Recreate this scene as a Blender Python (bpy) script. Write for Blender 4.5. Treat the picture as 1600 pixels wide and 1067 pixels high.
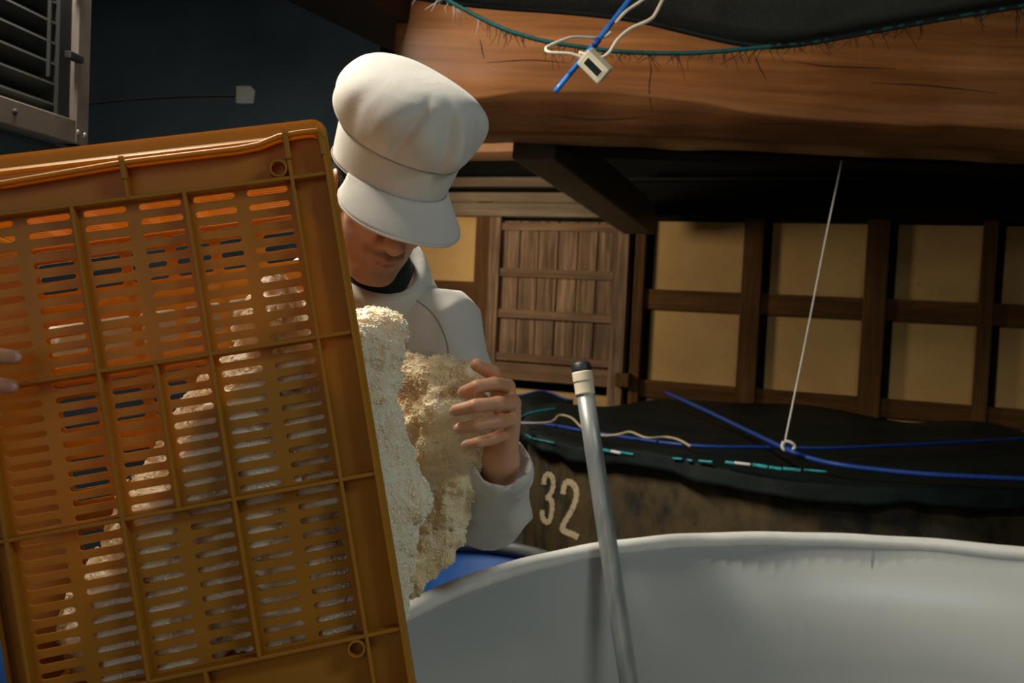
import bpy, bmesh, math, random
import numpy as np
from mathutils import Vector, Matrix, Euler

for o in list(bpy.data.objects): bpy.data.objects.remove(o)
SC = bpy.context.scene
COL = SC.collection
random.seed(7); RNG = np.random.default_rng(7)
R_ = math.radians

# ------------------------------------------------------------------ camera, world, lights, exposure
FPX, ROLL, PITCH, CZ = 1556.0, R_(2.7), R_(2.6), 1.40
cam_d = bpy.data.cameras.new('camera'); cam = bpy.data.objects.new('camera', cam_d); COL.objects.link(cam)
cam_d.sensor_width = 36.0; cam_d.lens = FPX/1600*36; cam_d.clip_start = 0.05
cam.matrix_world = Matrix.Translation((0, 0, CZ)) @ Matrix.Rotation(R_(90)-PITCH, 4, 'X') @ Matrix.Rotation(ROLL, 4, 'Z')
cam_d.dof.use_dof = True; cam_d.dof.focus_distance = 1.35; cam_d.dof.aperture_fstop = 8.0
SC.camera = cam
W = bpy.data.worlds.new('world'); SC.world = W; W.use_nodes = True
W.node_tree.nodes['Background'].inputs[0].default_value = (0.55, 0.75, 0.85, 1)
W.node_tree.nodes['Background'].inputs[1].default_value = 0.02

def area(name, loc, target, sx, sy, power, col):
    d = bpy.data.lights.new(name, 'AREA'); d.shape = 'RECTANGLE'; d.size = sx; d.size_y = sy; d.energy = power; d.color = col
    o = bpy.data.objects.new(name, d); COL.objects.link(o); o.location = loc
    o.rotation_euler = (Vector(target)-Vector(loc)).to_track_quat('-Z', 'Y').to_euler()
    return o
area('tube_lamp_behind', (-1.0, 1.95, 2.80), (-0.5, 1.9, 0.0), 1.1, 0.16, 84, (1.0, 0.90, 0.74))
area('tube_lamp_by_wall', (-.92, 4.85, 1.72), (1.0, 5.55, 1.45), .3, .4, 15, (1.0, .86, .66))
area('tube_lamp_over_tank', (1.45, 0.25, 2.65), (0.7, 1.7, 0.5), 0.9, 0.35, 11.5, (0.90, 1.0, 0.97))
area('front_fill', (-0.9, -2.6, 2.2), (0.0, 2.0, 1.2), 2.2, 1.6, 15, (1.0, 0.93, 0.84))  # added soft fill from behind the camera, no doorway there
SC.view_settings.view_transform = 'Standard'; SC.view_settings.look = 'None'
SC.view_settings.gamma = 1.0; SC.view_settings.use_curve_mapping = False
SC.view_settings.exposure = 0.0

# ------------------------------------------------------------------ helpers
def ray(px, py):
    dx = (px-800)/FPX; dy = -(py-533.5)/FPX
    x = dx*math.cos(ROLL)-dy*math.sin(ROLL); y = dx*math.sin(ROLL)+dy*math.cos(ROLL)
    return Vector((x, math.cos(PITCH)+y*math.sin(PITCH), -math.sin(PITCH)+y*math.cos(PITCH)))
def at(px, py, Y):
    d = ray(px, py); t = Y/d.y
    return Vector((d.x*t, Y, CZ+d.z*t))
def px_r(n, Y): return n/FPX*Y
def atz(px, py, z):
    d = ray(px, py); t = (z-CZ)/d.z
    return Vector((d.x*t, d.y*t, z))

def link(o, parent=None):
    COL.objects.link(o)
    if parent: o.parent = parent
    return o
def tag(o, label, cat, group=None, kind=None):
    o['label'] = label; o['category'] = cat
    if group: o['group'] = group
    if kind: o['kind'] = kind
    return o
def empty(name, loc=(0, 0, 0), rot=None):
    o = bpy.data.objects.new(name, None); o.location = loc; o.empty_display_size = 0.1
    if rot is not None: o.rotation_euler = rot
    return link(o)
def mesh(name, V, F, mat, parent=None, smooth=True, M=None):
    me = bpy.data.meshes.new(name)
    V = np.asarray([tuple(v) for v in V] if not isinstance(V, np.ndarray) else V, dtype=np.float64)
    if M is not None:
        A = np.array(M); V = V @ A[:3, :3].T + A[:3, 3]
    me.from_pydata(V.tolist(), [], [tuple(int(i) for i in f) for f in F] if not isinstance(F, np.ndarray) else F.tolist())
    me.update()
    if smooth: me.polygons.foreach_set('use_smooth', [True]*len(me.polygons))
    if mat: me.materials.append(mat)
    return link(bpy.data.objects.new(name, me), parent)
def bm_obj(name, bm, mat, parent=None, smooth=False):
    bmesh.ops.recalc_face_normals(bm, faces=bm.faces)
    me = bpy.data.meshes.new(name); bm.to_mesh(me); bm.free()
    if smooth: me.polygons.foreach_set('use_smooth', [True]*len(me.polygons))
    if mat: me.materials.append(mat)
    return link(bpy.data.objects.new(name, me), parent)
def box(name, lo, hi, mat, parent=None, bevel=0.004, M=None, wob=0.0):
    bm = bmesh.new(); bmesh.ops.create_cube(bm, size=1)
    lo = Vector(lo); hi = Vector(hi)
    for v in bm.verts: v.co = Vector([lo[i]+(v.co[i]+.5)*(hi[i]-lo[i]) for i in range(3)])
    if bevel: bmesh.ops.bevel(bm, geom=bm.edges[:], offset=min(bevel, min(abs(hi[i]-lo[i]) for i in range(3))*.4), segments=2, affect='EDGES', profile=.6)
    if wob:
        for v in bm.verts: v.co += Vector((random.uniform(-wob, wob), random.uniform(-wob, wob), random.uniform(-wob, wob)))
    if M is not None: bm.transform(M)
    return bm_obj(name, bm, mat, parent)
def beam_between(name, a, b, w, h, mat, parent=None, bevel=.008, up=Vector((0, 0, 1))):
    a = Vector(a); b = Vector(b); d = (b-a); L = d.length; x = d/L; y = up.cross(x).normalized(); z = x.cross(y)
    M = Matrix((x, y, z)).transposed().to_4x4(); M.translation = a
    return box(name, (0, -w/2, -h/2), (L, w/2, h/2), mat, parent, bevel, M)
def catmull(P, n=8):
    P = [Vector(p) for p in P]; out = []
    for i in range(len(P)-1):
        p0 = P[max(i-1, 0)]; p1 = P[i]; p2 = P[i+1]; p3 = P[min(i+2, len(P)-1)]
        for k in range(n):
            t = k/n
            out.append(.5*((2*p1)+(p2-p0)*t+(2*p0-5*p1+4*p2-p3)*t*t+(3*p1-p0-3*p2+p3)*t**3))
    out.append(P[-1]); return out
def tube_data(P, r, seg=8, twist=0.0, flat=1.0):
    P = [Vector(p) for p in P]; n = len(P); rr = r if hasattr(r, '__len__') else [r]*n
    V = []; F = []; up = None
    for i, p in enumerate(P):
        t = (P[min(i+1, n-1)]-P[max(i-1, 0)]).normalized()
        if up is None:
            up = Vector((0, 0, 1)) if abs(t.z) < .9 else Vector((1, 0, 0))
        s = t.cross(up).normalized(); up = s.cross(t).normalized()
        for k in range(seg):
            a = 2*math.pi*k/seg+twist*i
            V.append(p+(s*math.cos(a)+up*math.sin(a)*flat)*rr[i])
    for i in range(n-1):
        for k in range(seg):
            F.append((i*seg+k, i*seg+(k+1) % seg, (i+1)*seg+(k+1) % seg, (i+1)*seg+k))
    F.append(tuple(range(seg))[::-1]); F.append(tuple((n-1)*seg+k for k in range(seg)))
    return V, F
def tube(name, P, r, mat, parent=None, seg=8, smooth_n=8, twist=0.0, flat=1.0):
    Q = catmull(P, smooth_n) if smooth_n else P
    if hasattr(r, '__len__') and smooth_n: r = list(np.interp(np.linspace(0, len(r)-1, len(Q)), range(len(r)), r))
    V, F = tube_data(Q, r, seg, twist, flat)
    return mesh(name, V, F, mat, parent)
def lathe(name, prof, mat, parent=None, seg=96, center=(0, 0, 0), close=False, fn=None):
    V = []; F = []; n = len(prof)
    for k in range(seg):
        a = 2*math.pi*k/seg
        for (r, z) in prof:
            if fn: r, z = fn(r, z, a)
            V.append((center[0]+r*math.cos(a), center[1]+r*math.sin(a), center[2]+z))
    for k in range(seg):
        k2 = (k+1) % seg
        for i in range(n if close else n-1):
            j = (i+1) % n
            F.append((k*n+i, k2*n+i, k2*n+j, k*n+j))
    return mesh(name, V, F, mat, parent)
def sheet(name, G, mat, parent=None, thick=0.002):
    """a grid of points [rows][cols] as a cloth of real thickness"""
    nr, nc = len(G), len(G[0]); V = [p for row in G for p in row]
    F = [(i*nc+j, i*nc+j+1, (i+1)*nc+j+1, (i+1)*nc+j) for i in range(nr-1) for j in range(nc-1)]
    o = mesh(name, V, F, mat, parent)
    m = o.modifiers.new('thickness', 'SOLIDIFY'); m.thickness = thick; m.offset = 0
    return o

# ---- vector noise
_T = RNG.random((64, 64, 64)).astype(np.float32)
def vnoise(P, scale, off=0.0):
    Q = np.asarray(P)*scale+off+1000.0
    i = np.floor(Q).astype(np.int64); f = (Q-i).astype(np.float32); f = f*f*(3-2*f); i &= 63; j = (i+1) & 63
    x0, y0, z0 = i.T; x1, y1, z1 = j.T; fx, fy, fz = f.T
    c = lambda a, b, c_: _T[a, b, c_]
    a = c(x0, y0, z0)*(1-fx)+c(x1, y0, z0)*fx; b = c(x0, y1, z0)*(1-fx)+c(x1, y1, z0)*fx
    d = c(x0, y0, z1)*(1-fx)+c(x1, y0, z1)*fx; e = c(x0, y1, z1)*(1-fx)+c(x1, y1, z1)*fx
    return ((a*(1-fy)+b*fy)*(1-fz)+(d*(1-fy)+e*fy)*fz)*2-1

# ---- smooth implicit surfaces
def cap(a, b, ra, rb=None, k=.015, op=1):
    a = np.array(a, float); b = np.array(b, float); rb = ra if rb is None else rb
    c = (a+b)/2; br = np.linalg.norm(a-b)/2+max(ra, rb)
    def f(P):
        ab = b-a; t = np.clip(((P-a)@ab)/max(ab@ab, 1e-12), 0, 1)
        return np.linalg.norm(P-a-t[:, None]*ab, axis=1)-(ra+(rb-ra)*t)
    return (f, c, br, k, op)
def ell(c, r, Rm=None, k=.015, op=1):
    c = np.array(c, float); r = np.array(r, float); A = None if Rm is None else np.array(Rm.to_3x3())
    def f(P):
        Q = P-c
        if A is not None: Q = Q@A
        k0 = np.linalg.norm(Q/r, axis=1); k1 = np.linalg.norm(Q/(r*r), axis=1)+1e-9
        return k0*(k0-1)/k1
    return (f, c, r.max(), k, op)
def xf(prim_fn, M, *a, **kw):
    A = np.array(M)
    g = lambda p: (A[:3, :3]@np.array(p, float)+A[:3, 3])
    if prim_fn is cap: return cap(g(a[0]), g(a[1]), *a[2:], **kw)
    Rm = M.to_3x3() if len(a) < 3 or a[2] is None else M.to_3x3()@a[2].to_3x3()
    return ell(g(a[0]), a[1], Rm, **kw)
def smin(a, b, k):
    h = np.clip(.5+.5*(b-a)/k, 0, 1); return b*(1-h)+a*h-k*h*(1-h)
def sdf_eval(prims, P, c=None, br=None, post=None):
    d = np.full(len(P), 1.0)
    for (f, pc, pr, k, op) in prims:
        if c is not None and np.linalg.norm(pc-c) > pr+br+3*k+.01: continue
        e = f(P)
        d = smin(d, e, k) if op > 0 else -smin(-d, e, k)
    return post(P, d) if post else d
def surface(prims, h, post=None, slack=0.0, B=20, lo=None, hi=None):
    pos = [p for p in prims if p[4] > 0]
    if lo is None:
        lo = np.min([p[1]-p[2] for p in pos], axis=0)-4*h-slack; hi = np.max([p[1]+p[2] for p in pos], axis=0)+4*h+slack
    lo = np.array(lo); hi = np.array(hi)
    nb = np.ceil((hi-lo)/(h*B)).astype(int); L = h*B; brad = L*math.sqrt(3)/2
    g = np.arange(B+1); I, J, K = np.meshgrid(g, g, g, indexing='ij'); base = np.stack([I, J, K], -1).reshape(-1, 3)*h
    n1 = nb*B+2; gid = lambda ijk: (ijk[..., 0]*n1[1]+ijk[..., 1])*n1[2]+ijk[..., 2]
    ids = []; vs = []; quads = []
    cen = np.stack(np.meshgrid(*[np.arange(n) for n in nb], indexing='ij'), -1).reshape(-1, 3)
    cw = lo+(cen+.5)*L
    near = np.full(len(cw), 9.0)
    for (f, pc, pr, k, op) in pos: near = np.minimum(near, f(cw)-k)
    for bi in np.nonzero(near < brad*1.25+slack)[0]:
        o = lo+cen[bi]*L
        D = sdf_eval(prims, base+o, cw[bi], brad, post).reshape(B+1, B+1, B+1)
        if D.min() > 0 or D.max() < 0: continue
        S = D < 0
        C = [(i, j, k) for i in (0, 1) for j in (0, 1) for k in (0, 1)]
        sl = lambda A, i, j, k: A[i:B+i, j:B+j, k:B+k]
        cnt = sum(sl(S, *c).astype(np.int8) for c in C); act = np.nonzero((cnt > 0) & (cnt < 8)); a = np.stack(act, -1)
        if len(a) == 0: continue
        acc = np.zeros((len(a), 3)); num = np.zeros(len(a))
        for ci in range(8):
            for ax in range(3):
                c0 = C[ci]
                if c0[ax]: continue
                c1 = list(c0); c1[ax] = 1
                d0 = D[a[:, 0]+c0[0], a[:, 1]+c0[1], a[:, 2]+c0[2]]; d1 = D[a[:, 0]+c1[0], a[:, 1]+c1[1], a[:, 2]+c1[2]]
                m = (d0 < 0) != (d1 < 0); t = np.where(m, d0/np.where(m, d0-d1, 1), 0)
                q = np.tile(np.array(c0, float), (len(a), 1)); q[:, ax] += t
                acc += q*m[:, None]; num += m
        vs.append(o+(a+acc/num[:, None])*h); ga = a+cen[bi]*B; ids.append(gid(ga))
        for ax in range(3):
            sh = [slice(0, B)]*3; sh2 = list(sh); sh2[ax] = slice(1, B+1)
            s0 = S[tuple(sh)]; s1 = S[tuple(sh2)]
            e = np.stack(np.nonzero(s0 != s1), -1)
            if len(e) == 0: continue
            fl = s0[e[:, 0], e[:, 1], e[:, 2]]; e = e+cen[bi]*B
            u = np.zeros(3, int); v = np.zeros(3, int); u[(ax+1) % 3] = 1; v[(ax+2) % 3] = 1
            ok = ((e-u-v) >= 0).all(1); e = e[ok]; fl = fl[ok]
            q = np.stack([gid(e), gid(e-u), gid(e-u-v), gid(e-v)], -1)
            q[~fl] = q[~fl][:, ::-1]; quads.append(q[:, ::-1] if False else q)
    ids = np.concatenate(ids); vs = np.concatenate(vs); quads = np.concatenate(quads)
    order = np.argsort(ids); ids = ids[order]; vs = vs[order]
    idx = np.searchsorted(ids, quads); idx = np.clip(idx, 0, len(ids)-1)
    good = (ids[idx] == quads).all(1)
    return vs, idx[good]
def np_mesh(name, V, F, mat, parent=None, col=None, smooth=True):
    me = bpy.data.meshes.new(name); n = len(F); w = F.shape[1]
    me.vertices.add(len(V)); me.vertices.foreach_set('co', np.asarray(V, np.float32).ravel())
    me.loops.add(n*w); me.loops.foreach_set('vertex_index', F.astype(np.int32).ravel())
    me.polygons.add(n); me.polygons.foreach_set('loop_start', np.arange(0, n*w, w, dtype=np.int32))
    me.update(calc_edges=True); me.validate()
    me.polygons.foreach_set('use_smooth', np.full(len(me.polygons), smooth))
    if col is not None:
        at_ = me.color_attributes.new('tint', 'FLOAT_COLOR', 'POINT'); at_.data.foreach_set('color', np.asarray(col, np.float32).ravel())
    if mat: me.materials.append(mat)
    return link(bpy.data.objects.new(name, me), parent)

# ------------------------------------------------------------------ materials
class N:
    def __init__(s, name):
        s.m = bpy.data.materials.new(name); s.m.use_nodes = True; s.t = s.m.node_tree; s.p = s.t.nodes['Principled BSDF']
    def n(s, typ, **kw):
        x = s.t.nodes.new(typ)
        for k, v in kw.items():
            if k in x.inputs: x.inputs[k].default_value = v
            else: setattr(x, k, v)
        return x
    def l(s, a, b): s.t.links.new(a, b)
    def coord(s, scale=(1, 1, 1), which='Object'):
        c = s.n('ShaderNodeTexCoord'); m = s.n('ShaderNodeMapping'); m.inputs['Scale'].default_value = scale
        s.l(c.outputs[which], m.inputs['Vector']); return m.outputs['Vector']
    def noise(s, vec, scale=5, detail=4, rough=.55, dist=0.0):
        x = s.n('ShaderNodeTexNoise'); x.inputs['Scale'].default_value = scale; x.inputs['Detail'].default_value = detail
        x.inputs['Roughness'].default_value = rough; x.inputs['Distortion'].default_value = dist
        s.l(vec, x.inputs['Vector']); return x.outputs['Fac']
    def ramp(s, fac, stops):
        x = s.n('ShaderNodeValToRGB'); e = x.color_ramp.elements
        while len(e) < len(stops): e.new(.5)
        for i, (p, c) in enumerate(stops): e[i].position = p; e[i].color = (*c, 1)
        s.l(fac, x.inputs['Fac']); return x.outputs['Color']
    def mix(s, fac, a, b, mode='MIX'):
        x = s.n('ShaderNodeMix', data_type='RGBA', blend_type=mode)
        for sock, v in ((x.inputs['Factor'], fac), (x.inputs['A'], a), (x.inputs['B'], b)):
            pass
        ins = [i for i in x.inputs if i.enabled]
        for i, v in zip(ins, (fac, a, b)):
            if hasattr(v, 'is_linked') or hasattr(v, 'links'): s.l(v, i)
            else: i.default_value = v if not isinstance(v, tuple) else (*v, 1)
        return [o for o in x.outputs if o.enabled][0]
    def bump(s, h, strength=.3, dist=.01):
        b = s.n('ShaderNodeBump'); b.inputs['Strength'].default_value = strength; b.inputs['Distance'].default_value = dist
        s.l(h, b.inputs['Height']); s.l(b.outputs['Normal'], s.p.inputs['Normal'])
    def set(s, **kw):
        for k, v in kw.items():
            i = s.p.inputs[k.replace('_', ' ')]
            if hasattr(v, 'links'): s.l(v, i)
            else: i.default_value = (*v, 1) if isinstance(v, tuple) and len(v) == 3 and i.type == 'RGBA' else v
        return s
def plain(name, col, rough=.5, metal=0.0, var=.12, scale=30, bump=.05, spec=.5, **kw):
    s = N(name); f = s.noise(s.coord(), scale, 4)
    c = s.ramp(f, [(.3, tuple(x*(1-var) for x in col)), (.7, tuple(min(1, x*(1+var)) for x in col))])
    s.set(Base_Color=c, Roughness=rough, Metallic=metal, **kw); s.p.inputs['Specular IOR Level'].default_value = spec
    if bump: s.bump(f, bump, .004)
    return s.m
def wood(name, dark, light, axis='X', scale=14, rough=.6, stretch=.06, spec=.4, bump=.25, knots=0.0):
    s = N(name); sc = [1, 1, 1]; sc['XYZ'.index(axis)] = stretch
    v = s.coord(tuple(sc)); f = s.noise(v, scale, 6, .62, .8); g = s.noise(v, scale*5, 3, .6, .2)
    b = s.noise(s.coord((1, 1, 1)), 2.2, 3)
    c = s.ramp(f, [(.3, dark), (.52, tuple((a+b_)/2 for a, b_ in zip(dark, light))), (.7, light)])
    c = s.mix(s.ramp(g, [(.35, (.35, .35, .35)), (.6, (0, 0, 0))]), c, tuple(x*.5 for x in dark))
    c = s.mix(s.ramp(b, [(.4, (0, 0, 0)), (.7, (.45, .45, .45))]), c, tuple(x*.75 for x in dark))
    s.set(Base_Color=c, Roughness=rough); s.p.inputs['Specular IOR Level'].default_value = spec
    s.bump(f, bump, .004)
    return s.m

M_plaster = N('ochre plaster')
_v = M_plaster.coord(); _f = M_plaster.noise(_v, 3, 5); _g = M_plaster.noise(_v, 60, 5, .7)
_c = M_plaster.ramp(_f, [(.3, (.42, .25, .085)), (.7, (.54, .33, .118))])
_c = M_plaster.mix(M_plaster.ramp(_g, [(.32, (.5, .5, .5)), (.45, (0, 0, 0))]), _c, (.24, .16, .06))
M_plaster.set(Base_Color=_c, Roughness=.95); M_plaster.bump(_g, .5, .004); M_plaster = M_plaster.m
M_post = wood('post wood', (.055, .024, .007), (.18, .084, .022), 'Z', 16, .75, .06, .12)
M_rail = wood('rail wood', (.055, .024, .007), (.17, .075, .019), 'X', 16, .75, .06, .12)
M_door_v = wood('weathered door board', (.060, .032, .016), (.46, .285, .165), 'Z', 26, .85, .05, .2)
M_door_h = wood('weathered door rail', (.12, .066, .034), (.32, .19, .10), 'X', 20, .8, .06, .2)
M_lint = wood('weathered lintel', (.12, .08, .045), (.28, .20, .12), 'X', 16, .75)
M_dark = wood('shaded dark wood', (.005, .005, .004), (.011, .010, .007), 'X', 10, .85, spec=.1)  # stained wood taken near black for the deep shade under the overhang
M_tie = wood('smoky tie beam', (.085, .064, .034), (.14, .10, .055), 'Y', 10, .6)
M_beam = wood('varnished log beam', (.19, .066, .018), (.52, .215, .070), 'X', 9, .36, .05, .6, .2)
M_brown = wood('brown cross beam', (.018, .012, .009), (.035, .023, .016), 'Y', 8, .6)
M_floor = plain('wet concrete', (.10, .10, .09), .4, var=.3, scale=6)
M_ceil = plain('dark ceiling boards', (.016, .018, .018), .8)  # near-black base with slight noise variation
M_lwall = plain('dark blue green wall', (.019, .029, .036), .8, var=.3, scale=2, spec=.1)

_s = N('orange crate plastic'); _f = _s.noise(_s.coord(), 9, 4)
_c = _s.ramp(_f, [(.3, (.45, .215, .018)), (.7, (.52, .25, .024))])
_s.set(Base_Color=_c, Roughness=.42); _s.p.inputs['Specular IOR Level'].default_value = .35
_tr = _s.n('ShaderNodeBsdfTranslucent'); _tr.inputs['Color'].default_value = (.95, .46, .03, 1)
_mx = _s.n('ShaderNodeMixShader'); _mx.inputs[0].default_value = .32
_s.l(_s.p.outputs[0], _mx.inputs[1]); _s.l(_tr.outputs[0], _mx.inputs[2]); _s.l(_mx.outputs[0], _s.t.nodes['Material Output'].inputs['Surface'])
_s.bump(_s.noise(_s.coord(), 160, 2), .06, .001); M_crate = _s.m

_s = N('white cotton cloth'); _v = _s.coord(); _f = _s.noise(_v, 700, 2); _w = _s.noise(_v, 14, 3, .5, .6)
_s.set(Base_Color=_s.ramp(_s.noise(_v, 6, 3), [(.3, (.51, .495, .455)), (.7, (.57, .555, .52))]), Roughness=.9)
_s.p.inputs['Sheen Weight'].default_value = .15
_add = _s.n('ShaderNodeMath', operation='MULTIPLY_ADD'); _s.l(_w, _add.inputs[0]); _add.inputs[1].default_value = 6.0; _s.l(_f, _add.inputs[2])
_s.bump(_add.outputs[0], .18, .002); M_cloth = _s.m
M_thread = plain('grey stitching', (.35, .33, .29), .9)
M_shirt = plain('dark green shirt', (.012, .018, .014), .9)
M_rubber = plain('white rubber boot', (.6, .6, .58), .4)

_s = N('skin'); _a = _s.n('ShaderNodeAttribute', attribute_name='tint'); _f = _s.noise(_s.coord(), 60, 4)
_c = _s.mix(1.0, _a.outputs['Color'], _s.ramp(_f, [(.3, (.86, .86, .86)), (.7, (1, 1, 1))]), 'MULTIPLY')
_s.set(Base_Color=_c, Roughness=.5); _s.p.inputs['Subsurface Weight'].default_value = .12; _s.p.inputs['Subsurface Radius'].default_value = (.008, .003, .0015)
_s.bump(_s.noise(_s.coord(), 350, 3), .08, .001); M_skin = _s.m
M_hair = plain('black hair', (.012, .009, .008), .5, var=.4, scale=200, bump=.5)
M_eye = plain('eye', (.7, .68, .65), .2); M_iris = plain('dark iris', (.02, .01, .006), .2)
M_nail = plain('nail', (.60, .36, .27), .35)

_s = N('steamed rice'); _v = _s.coord(); _f = _s.noise(_v, 26, 4); _g = _s.noise(_v, 240, 3)
_c = _s.ramp(_f, [(.3, (.82, .63, .36)), (.5, (.90, .78, .54)), (.7, (.92, .85, .70))])
_s.set(Base_Color=_c, Roughness=.42); _s.p.inputs['Subsurface Weight'].default_value = .6
_s.p.inputs['Subsurface Radius'].default_value = (.030, .020, .010); _s.p.inputs['Subsurface Scale'].default_value = 1.0
_s.bump(_g, .5, .003); M_rice = _s.m
M_rice_warmlit = M_rice.copy(); M_rice_warmlit.name = 'warm-lit steamed rice'  # rice copy with the warmer light on the clump put into its colours
for _n in M_rice_warmlit.node_tree.nodes:
    if _n.type == 'VALTORGB':
        for _e, _k in zip(_n.color_ramp.elements, ((.76, .55, .27), (.86, .69, .41), (.90, .78, .54))): _e.color = (*_k, 1)
M_grain_warmlit = plain('single warm-lit grain', (.88, .74, .50), .4, var=.1)  # same warm light put into the loose grains' colour
M_grain = plain('single rice grain', (.90, .84, .70), .4, var=.1)

_s = N('shaded white enamel'); _v = _s.coord(); _f = _s.noise(_v, 2.5, 3)
_s.set(Base_Color=_s.ramp(_f, [(.3, (.385, .405, .395)), (.7, (.445, .46, .45))]), Roughness=.36); _s.bump(_f, .12, .02); M_enamel_shade = _s.m  # shade inside the tank is put into this greyer base
M_rim_lit = plain('lit white rolled rim', (.66, .66, .63), .35, var=.06)  # same enamel, kept lighter to carry the lamp light on the rim
_s = N('galvanised pole'); _v = _s.coord((1, 1, .15)); _f = _s.noise(_v, 60, 5)
_s.set(Base_Color=_s.ramp(_f, [(.3, (.22, .24, .24)), (.7, (.36, .38, .37))]), Roughness=.42, Metallic=.45); _s.bump(_f, .15, .001); M_pole = _s.m
M_tape = plain('cream tape', (.70, .62, .46), .6); M_cap = plain('black rubber cap', (.010, .014, .016), .5)

_s = N('stained tank paint'); _v = _s.coord((1, 1, .7)); _f = _s.noise(_v, 7, 6, .65); _g = _s.noise(_v, 3.1, 5, .6); _h = _s.noise(_v, 45, 4)
_c = _s.ramp(_f, [(.35, (.012, .012, .009)), (.5, (.050, .035, .016)), (.7, (.085, .056, .023))])
_c = _s.mix(_s.ramp(_g, [(.52, (0, 0, 0)), (.66, (.75, .75, .75))]), _c, (.010, .026, .040))
_c = _s.mix(_s.ramp(_h, [(.62, (0, 0, 0)), (.72, (.6, .6, .6))]), _c, (.010, .010, .010))
_s.set(Base_Color=_c, Roughness=.75); _s.p.inputs['Specular IOR Level'].default_value = .12; _s.bump(_f, .15, .005); M_tank = _s.m
_s = N('worn cream paint'); _h = _s.noise(_s.coord(), 55, 5, .7)
_s.set(Base_Color=_s.ramp(_h, [(.33, (.13, .08, .04)), (.42, (.44, .35, .21)), (.7, (.54, .44, .29))]), Roughness=.8); M_digit = _s.m
M_sheet = plain('black cover sheet', (.0032, .0068, .0062), .65, var=.4, scale=18, bump=.3, spec=.15)
M_net = plain('dark mesh sheet', (.085, .084, .070), .8, var=.35, scale=200, bump=.5)
M_hem = plain('black hem', (.006, .009, .008), .7, var=.3, scale=120)
M_teal = plain('teal rope', (.006, .11, .11), .6, var=.5, scale=220, bump=.6)
M_tealt = plain('teal hem tape', (.010, .22, .25), .5, var=.6, scale=60); M_whitet = plain('white hem patch', (.55, .55, .55), .6)
M_blue = plain('blue rope', (.006, .045, .26), .5, var=.3, scale=160, bump=.4)
M_bluerod = plain('blue vinyl rod', (.015, .17, .60), .35, var=.1)
M_cream = plain('cream cord', (.42, .34, .22), .6); M_cable = plain('cream cable', (.62, .54, .42), .5)
M_string = plain('white string', (.62, .60, .54), .8)
M_plast = plain('cream plastic', (.60, .54, .40), .4, var=.06); M_lcd = plain('dark display', (.012, .018, .014), .2)
M_bdrum = plain('blue plastic drum', (.006, .05, .20), .4); M_grim = plain('grey drum rim', (.07, .075, .075), .5)
M_alu = plain('dull aluminium', (.165, .138, .115), .6, .1, var=.15, scale=20)
M_slat = plain('dark louvre', (.020, .023, .020), .6, 0, spec=.3); M_vent = plain('black vent back', (.008, .010, .011), .8)
M_venty = plain('dark teal casing', (.012, .030, .036), .6)
M_paper = plain('white paper tag', (.17, .18, .165), .9); M_wire = plain('thin grey wire', (.025, .03, .03), .6)
M_fray = plain('frayed fibre', (.010, .018, .018), .8); M_frayw = plain('pale fibre', (.35, .33, .30), .8)
M_bolt = plain('bolt metal', (.40, .37, .32), .35, .7)

# ------------------------------------------------------------------ setting
f_ = box('floor', (-4, -4, -.1), (5, 8, 0), M_floor, None, 0); tag(f_, 'grey wet concrete floor under the tanks', 'floor', kind='structure')
c_ = box('ceiling', (-4, -4, 3.1), (5, 8, 3.2), M_ceil, None, 0); tag(c_, 'dark ceiling above the beams', 'ceiling', kind='structure')
w_ = box('wall_left', (-2.6, -4, 0), (-2.5, 8, 3.1), M_lwall, None, 0); tag(w_, 'dark blue-green side wall behind the vent frame', 'wall', kind='structure')
w_ = box('wall_right', (4.2, -4, 0), (4.3, 8, 3.1), M_dark, None, 0); tag(w_, 'dark timber side wall out beyond the numbered tank', 'wall', kind='structure')
w_ = box('wall_front', (-2.5, -3.6, 0), (4.2, -3.5, 3.1), M_dark, None, 0); tag(w_, 'dark timber wall facing the plaster wall', 'wall', kind='structure')

WD = Vector((1, -.43, 0)).normalized(); WN = Vector((-.43, -1, 0)).normalized(); WO = Vector((0, 5.9, 0))
def wpt(px, py):
    d = ray(px, py); o = Vector((0, 0, CZ)); t = (WO-o).dot(WN)/d.dot(WN); p = o+d*t
    return (p-WO).dot(WD), p.z
ang = math.atan2(WD.y, WD.x)
wb = empty('wall_back', WO, (0, 0, ang)); tag(wb, 'ochre plaster wall divided by brown posts and rails', 'wall', kind='structure')
# local frame of the wall: x along it, -y into the room
sx = lambda px, py=465: wpt(px, py)[0]
wz = lambda px, py: wpt(px, py)[1]
ztop = wz(1100, 347); zr1 = wz(1100, 455); zr2 = wz(1100, 487); zb1 = wz(1100, 600); zb2 = wz(1100, 627)
cols = [(600, 745), (1010, 1160), (1194, 1350), (1390, 1529), (1556, 1760)]
for a, b in cols:
    for z0, z1 in ((zr2, ztop+.03), (zb2, zr1), (.0, zb2)):
        box('plaster_panel', (sx(a)-.03, 0, z0), (sx(b)+.03, .06, z1), M_plaster, wb, .003)
    box('rail', (sx(a)-.02, -.03, zr2), (sx(b)+.02, .05, zr1), M_rail, wb, .004)
    box('rail', (sx(a)-.02, -.03, zb2), (sx(b)+.02, .05, zb1), M_rail, wb, .004)
for a, b, zt in ((745, 768, ztop+.1), (993, 1009, ztop+.05), (1160, 1191, ztop+.05), (1350, 1386, ztop+.05), (1529, 1553, ztop+.16), (1760, 1800, ztop+.1)):
    box('post', (sx(a), -.06, 0), (sx(b), .06, zt), M_post, wb, .006)
    box('dark_gap_strip', (sx(b), -.012, 0), (sx(b)+.035, .06, ztop+.05), M_dark, wb, .002)
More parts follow.
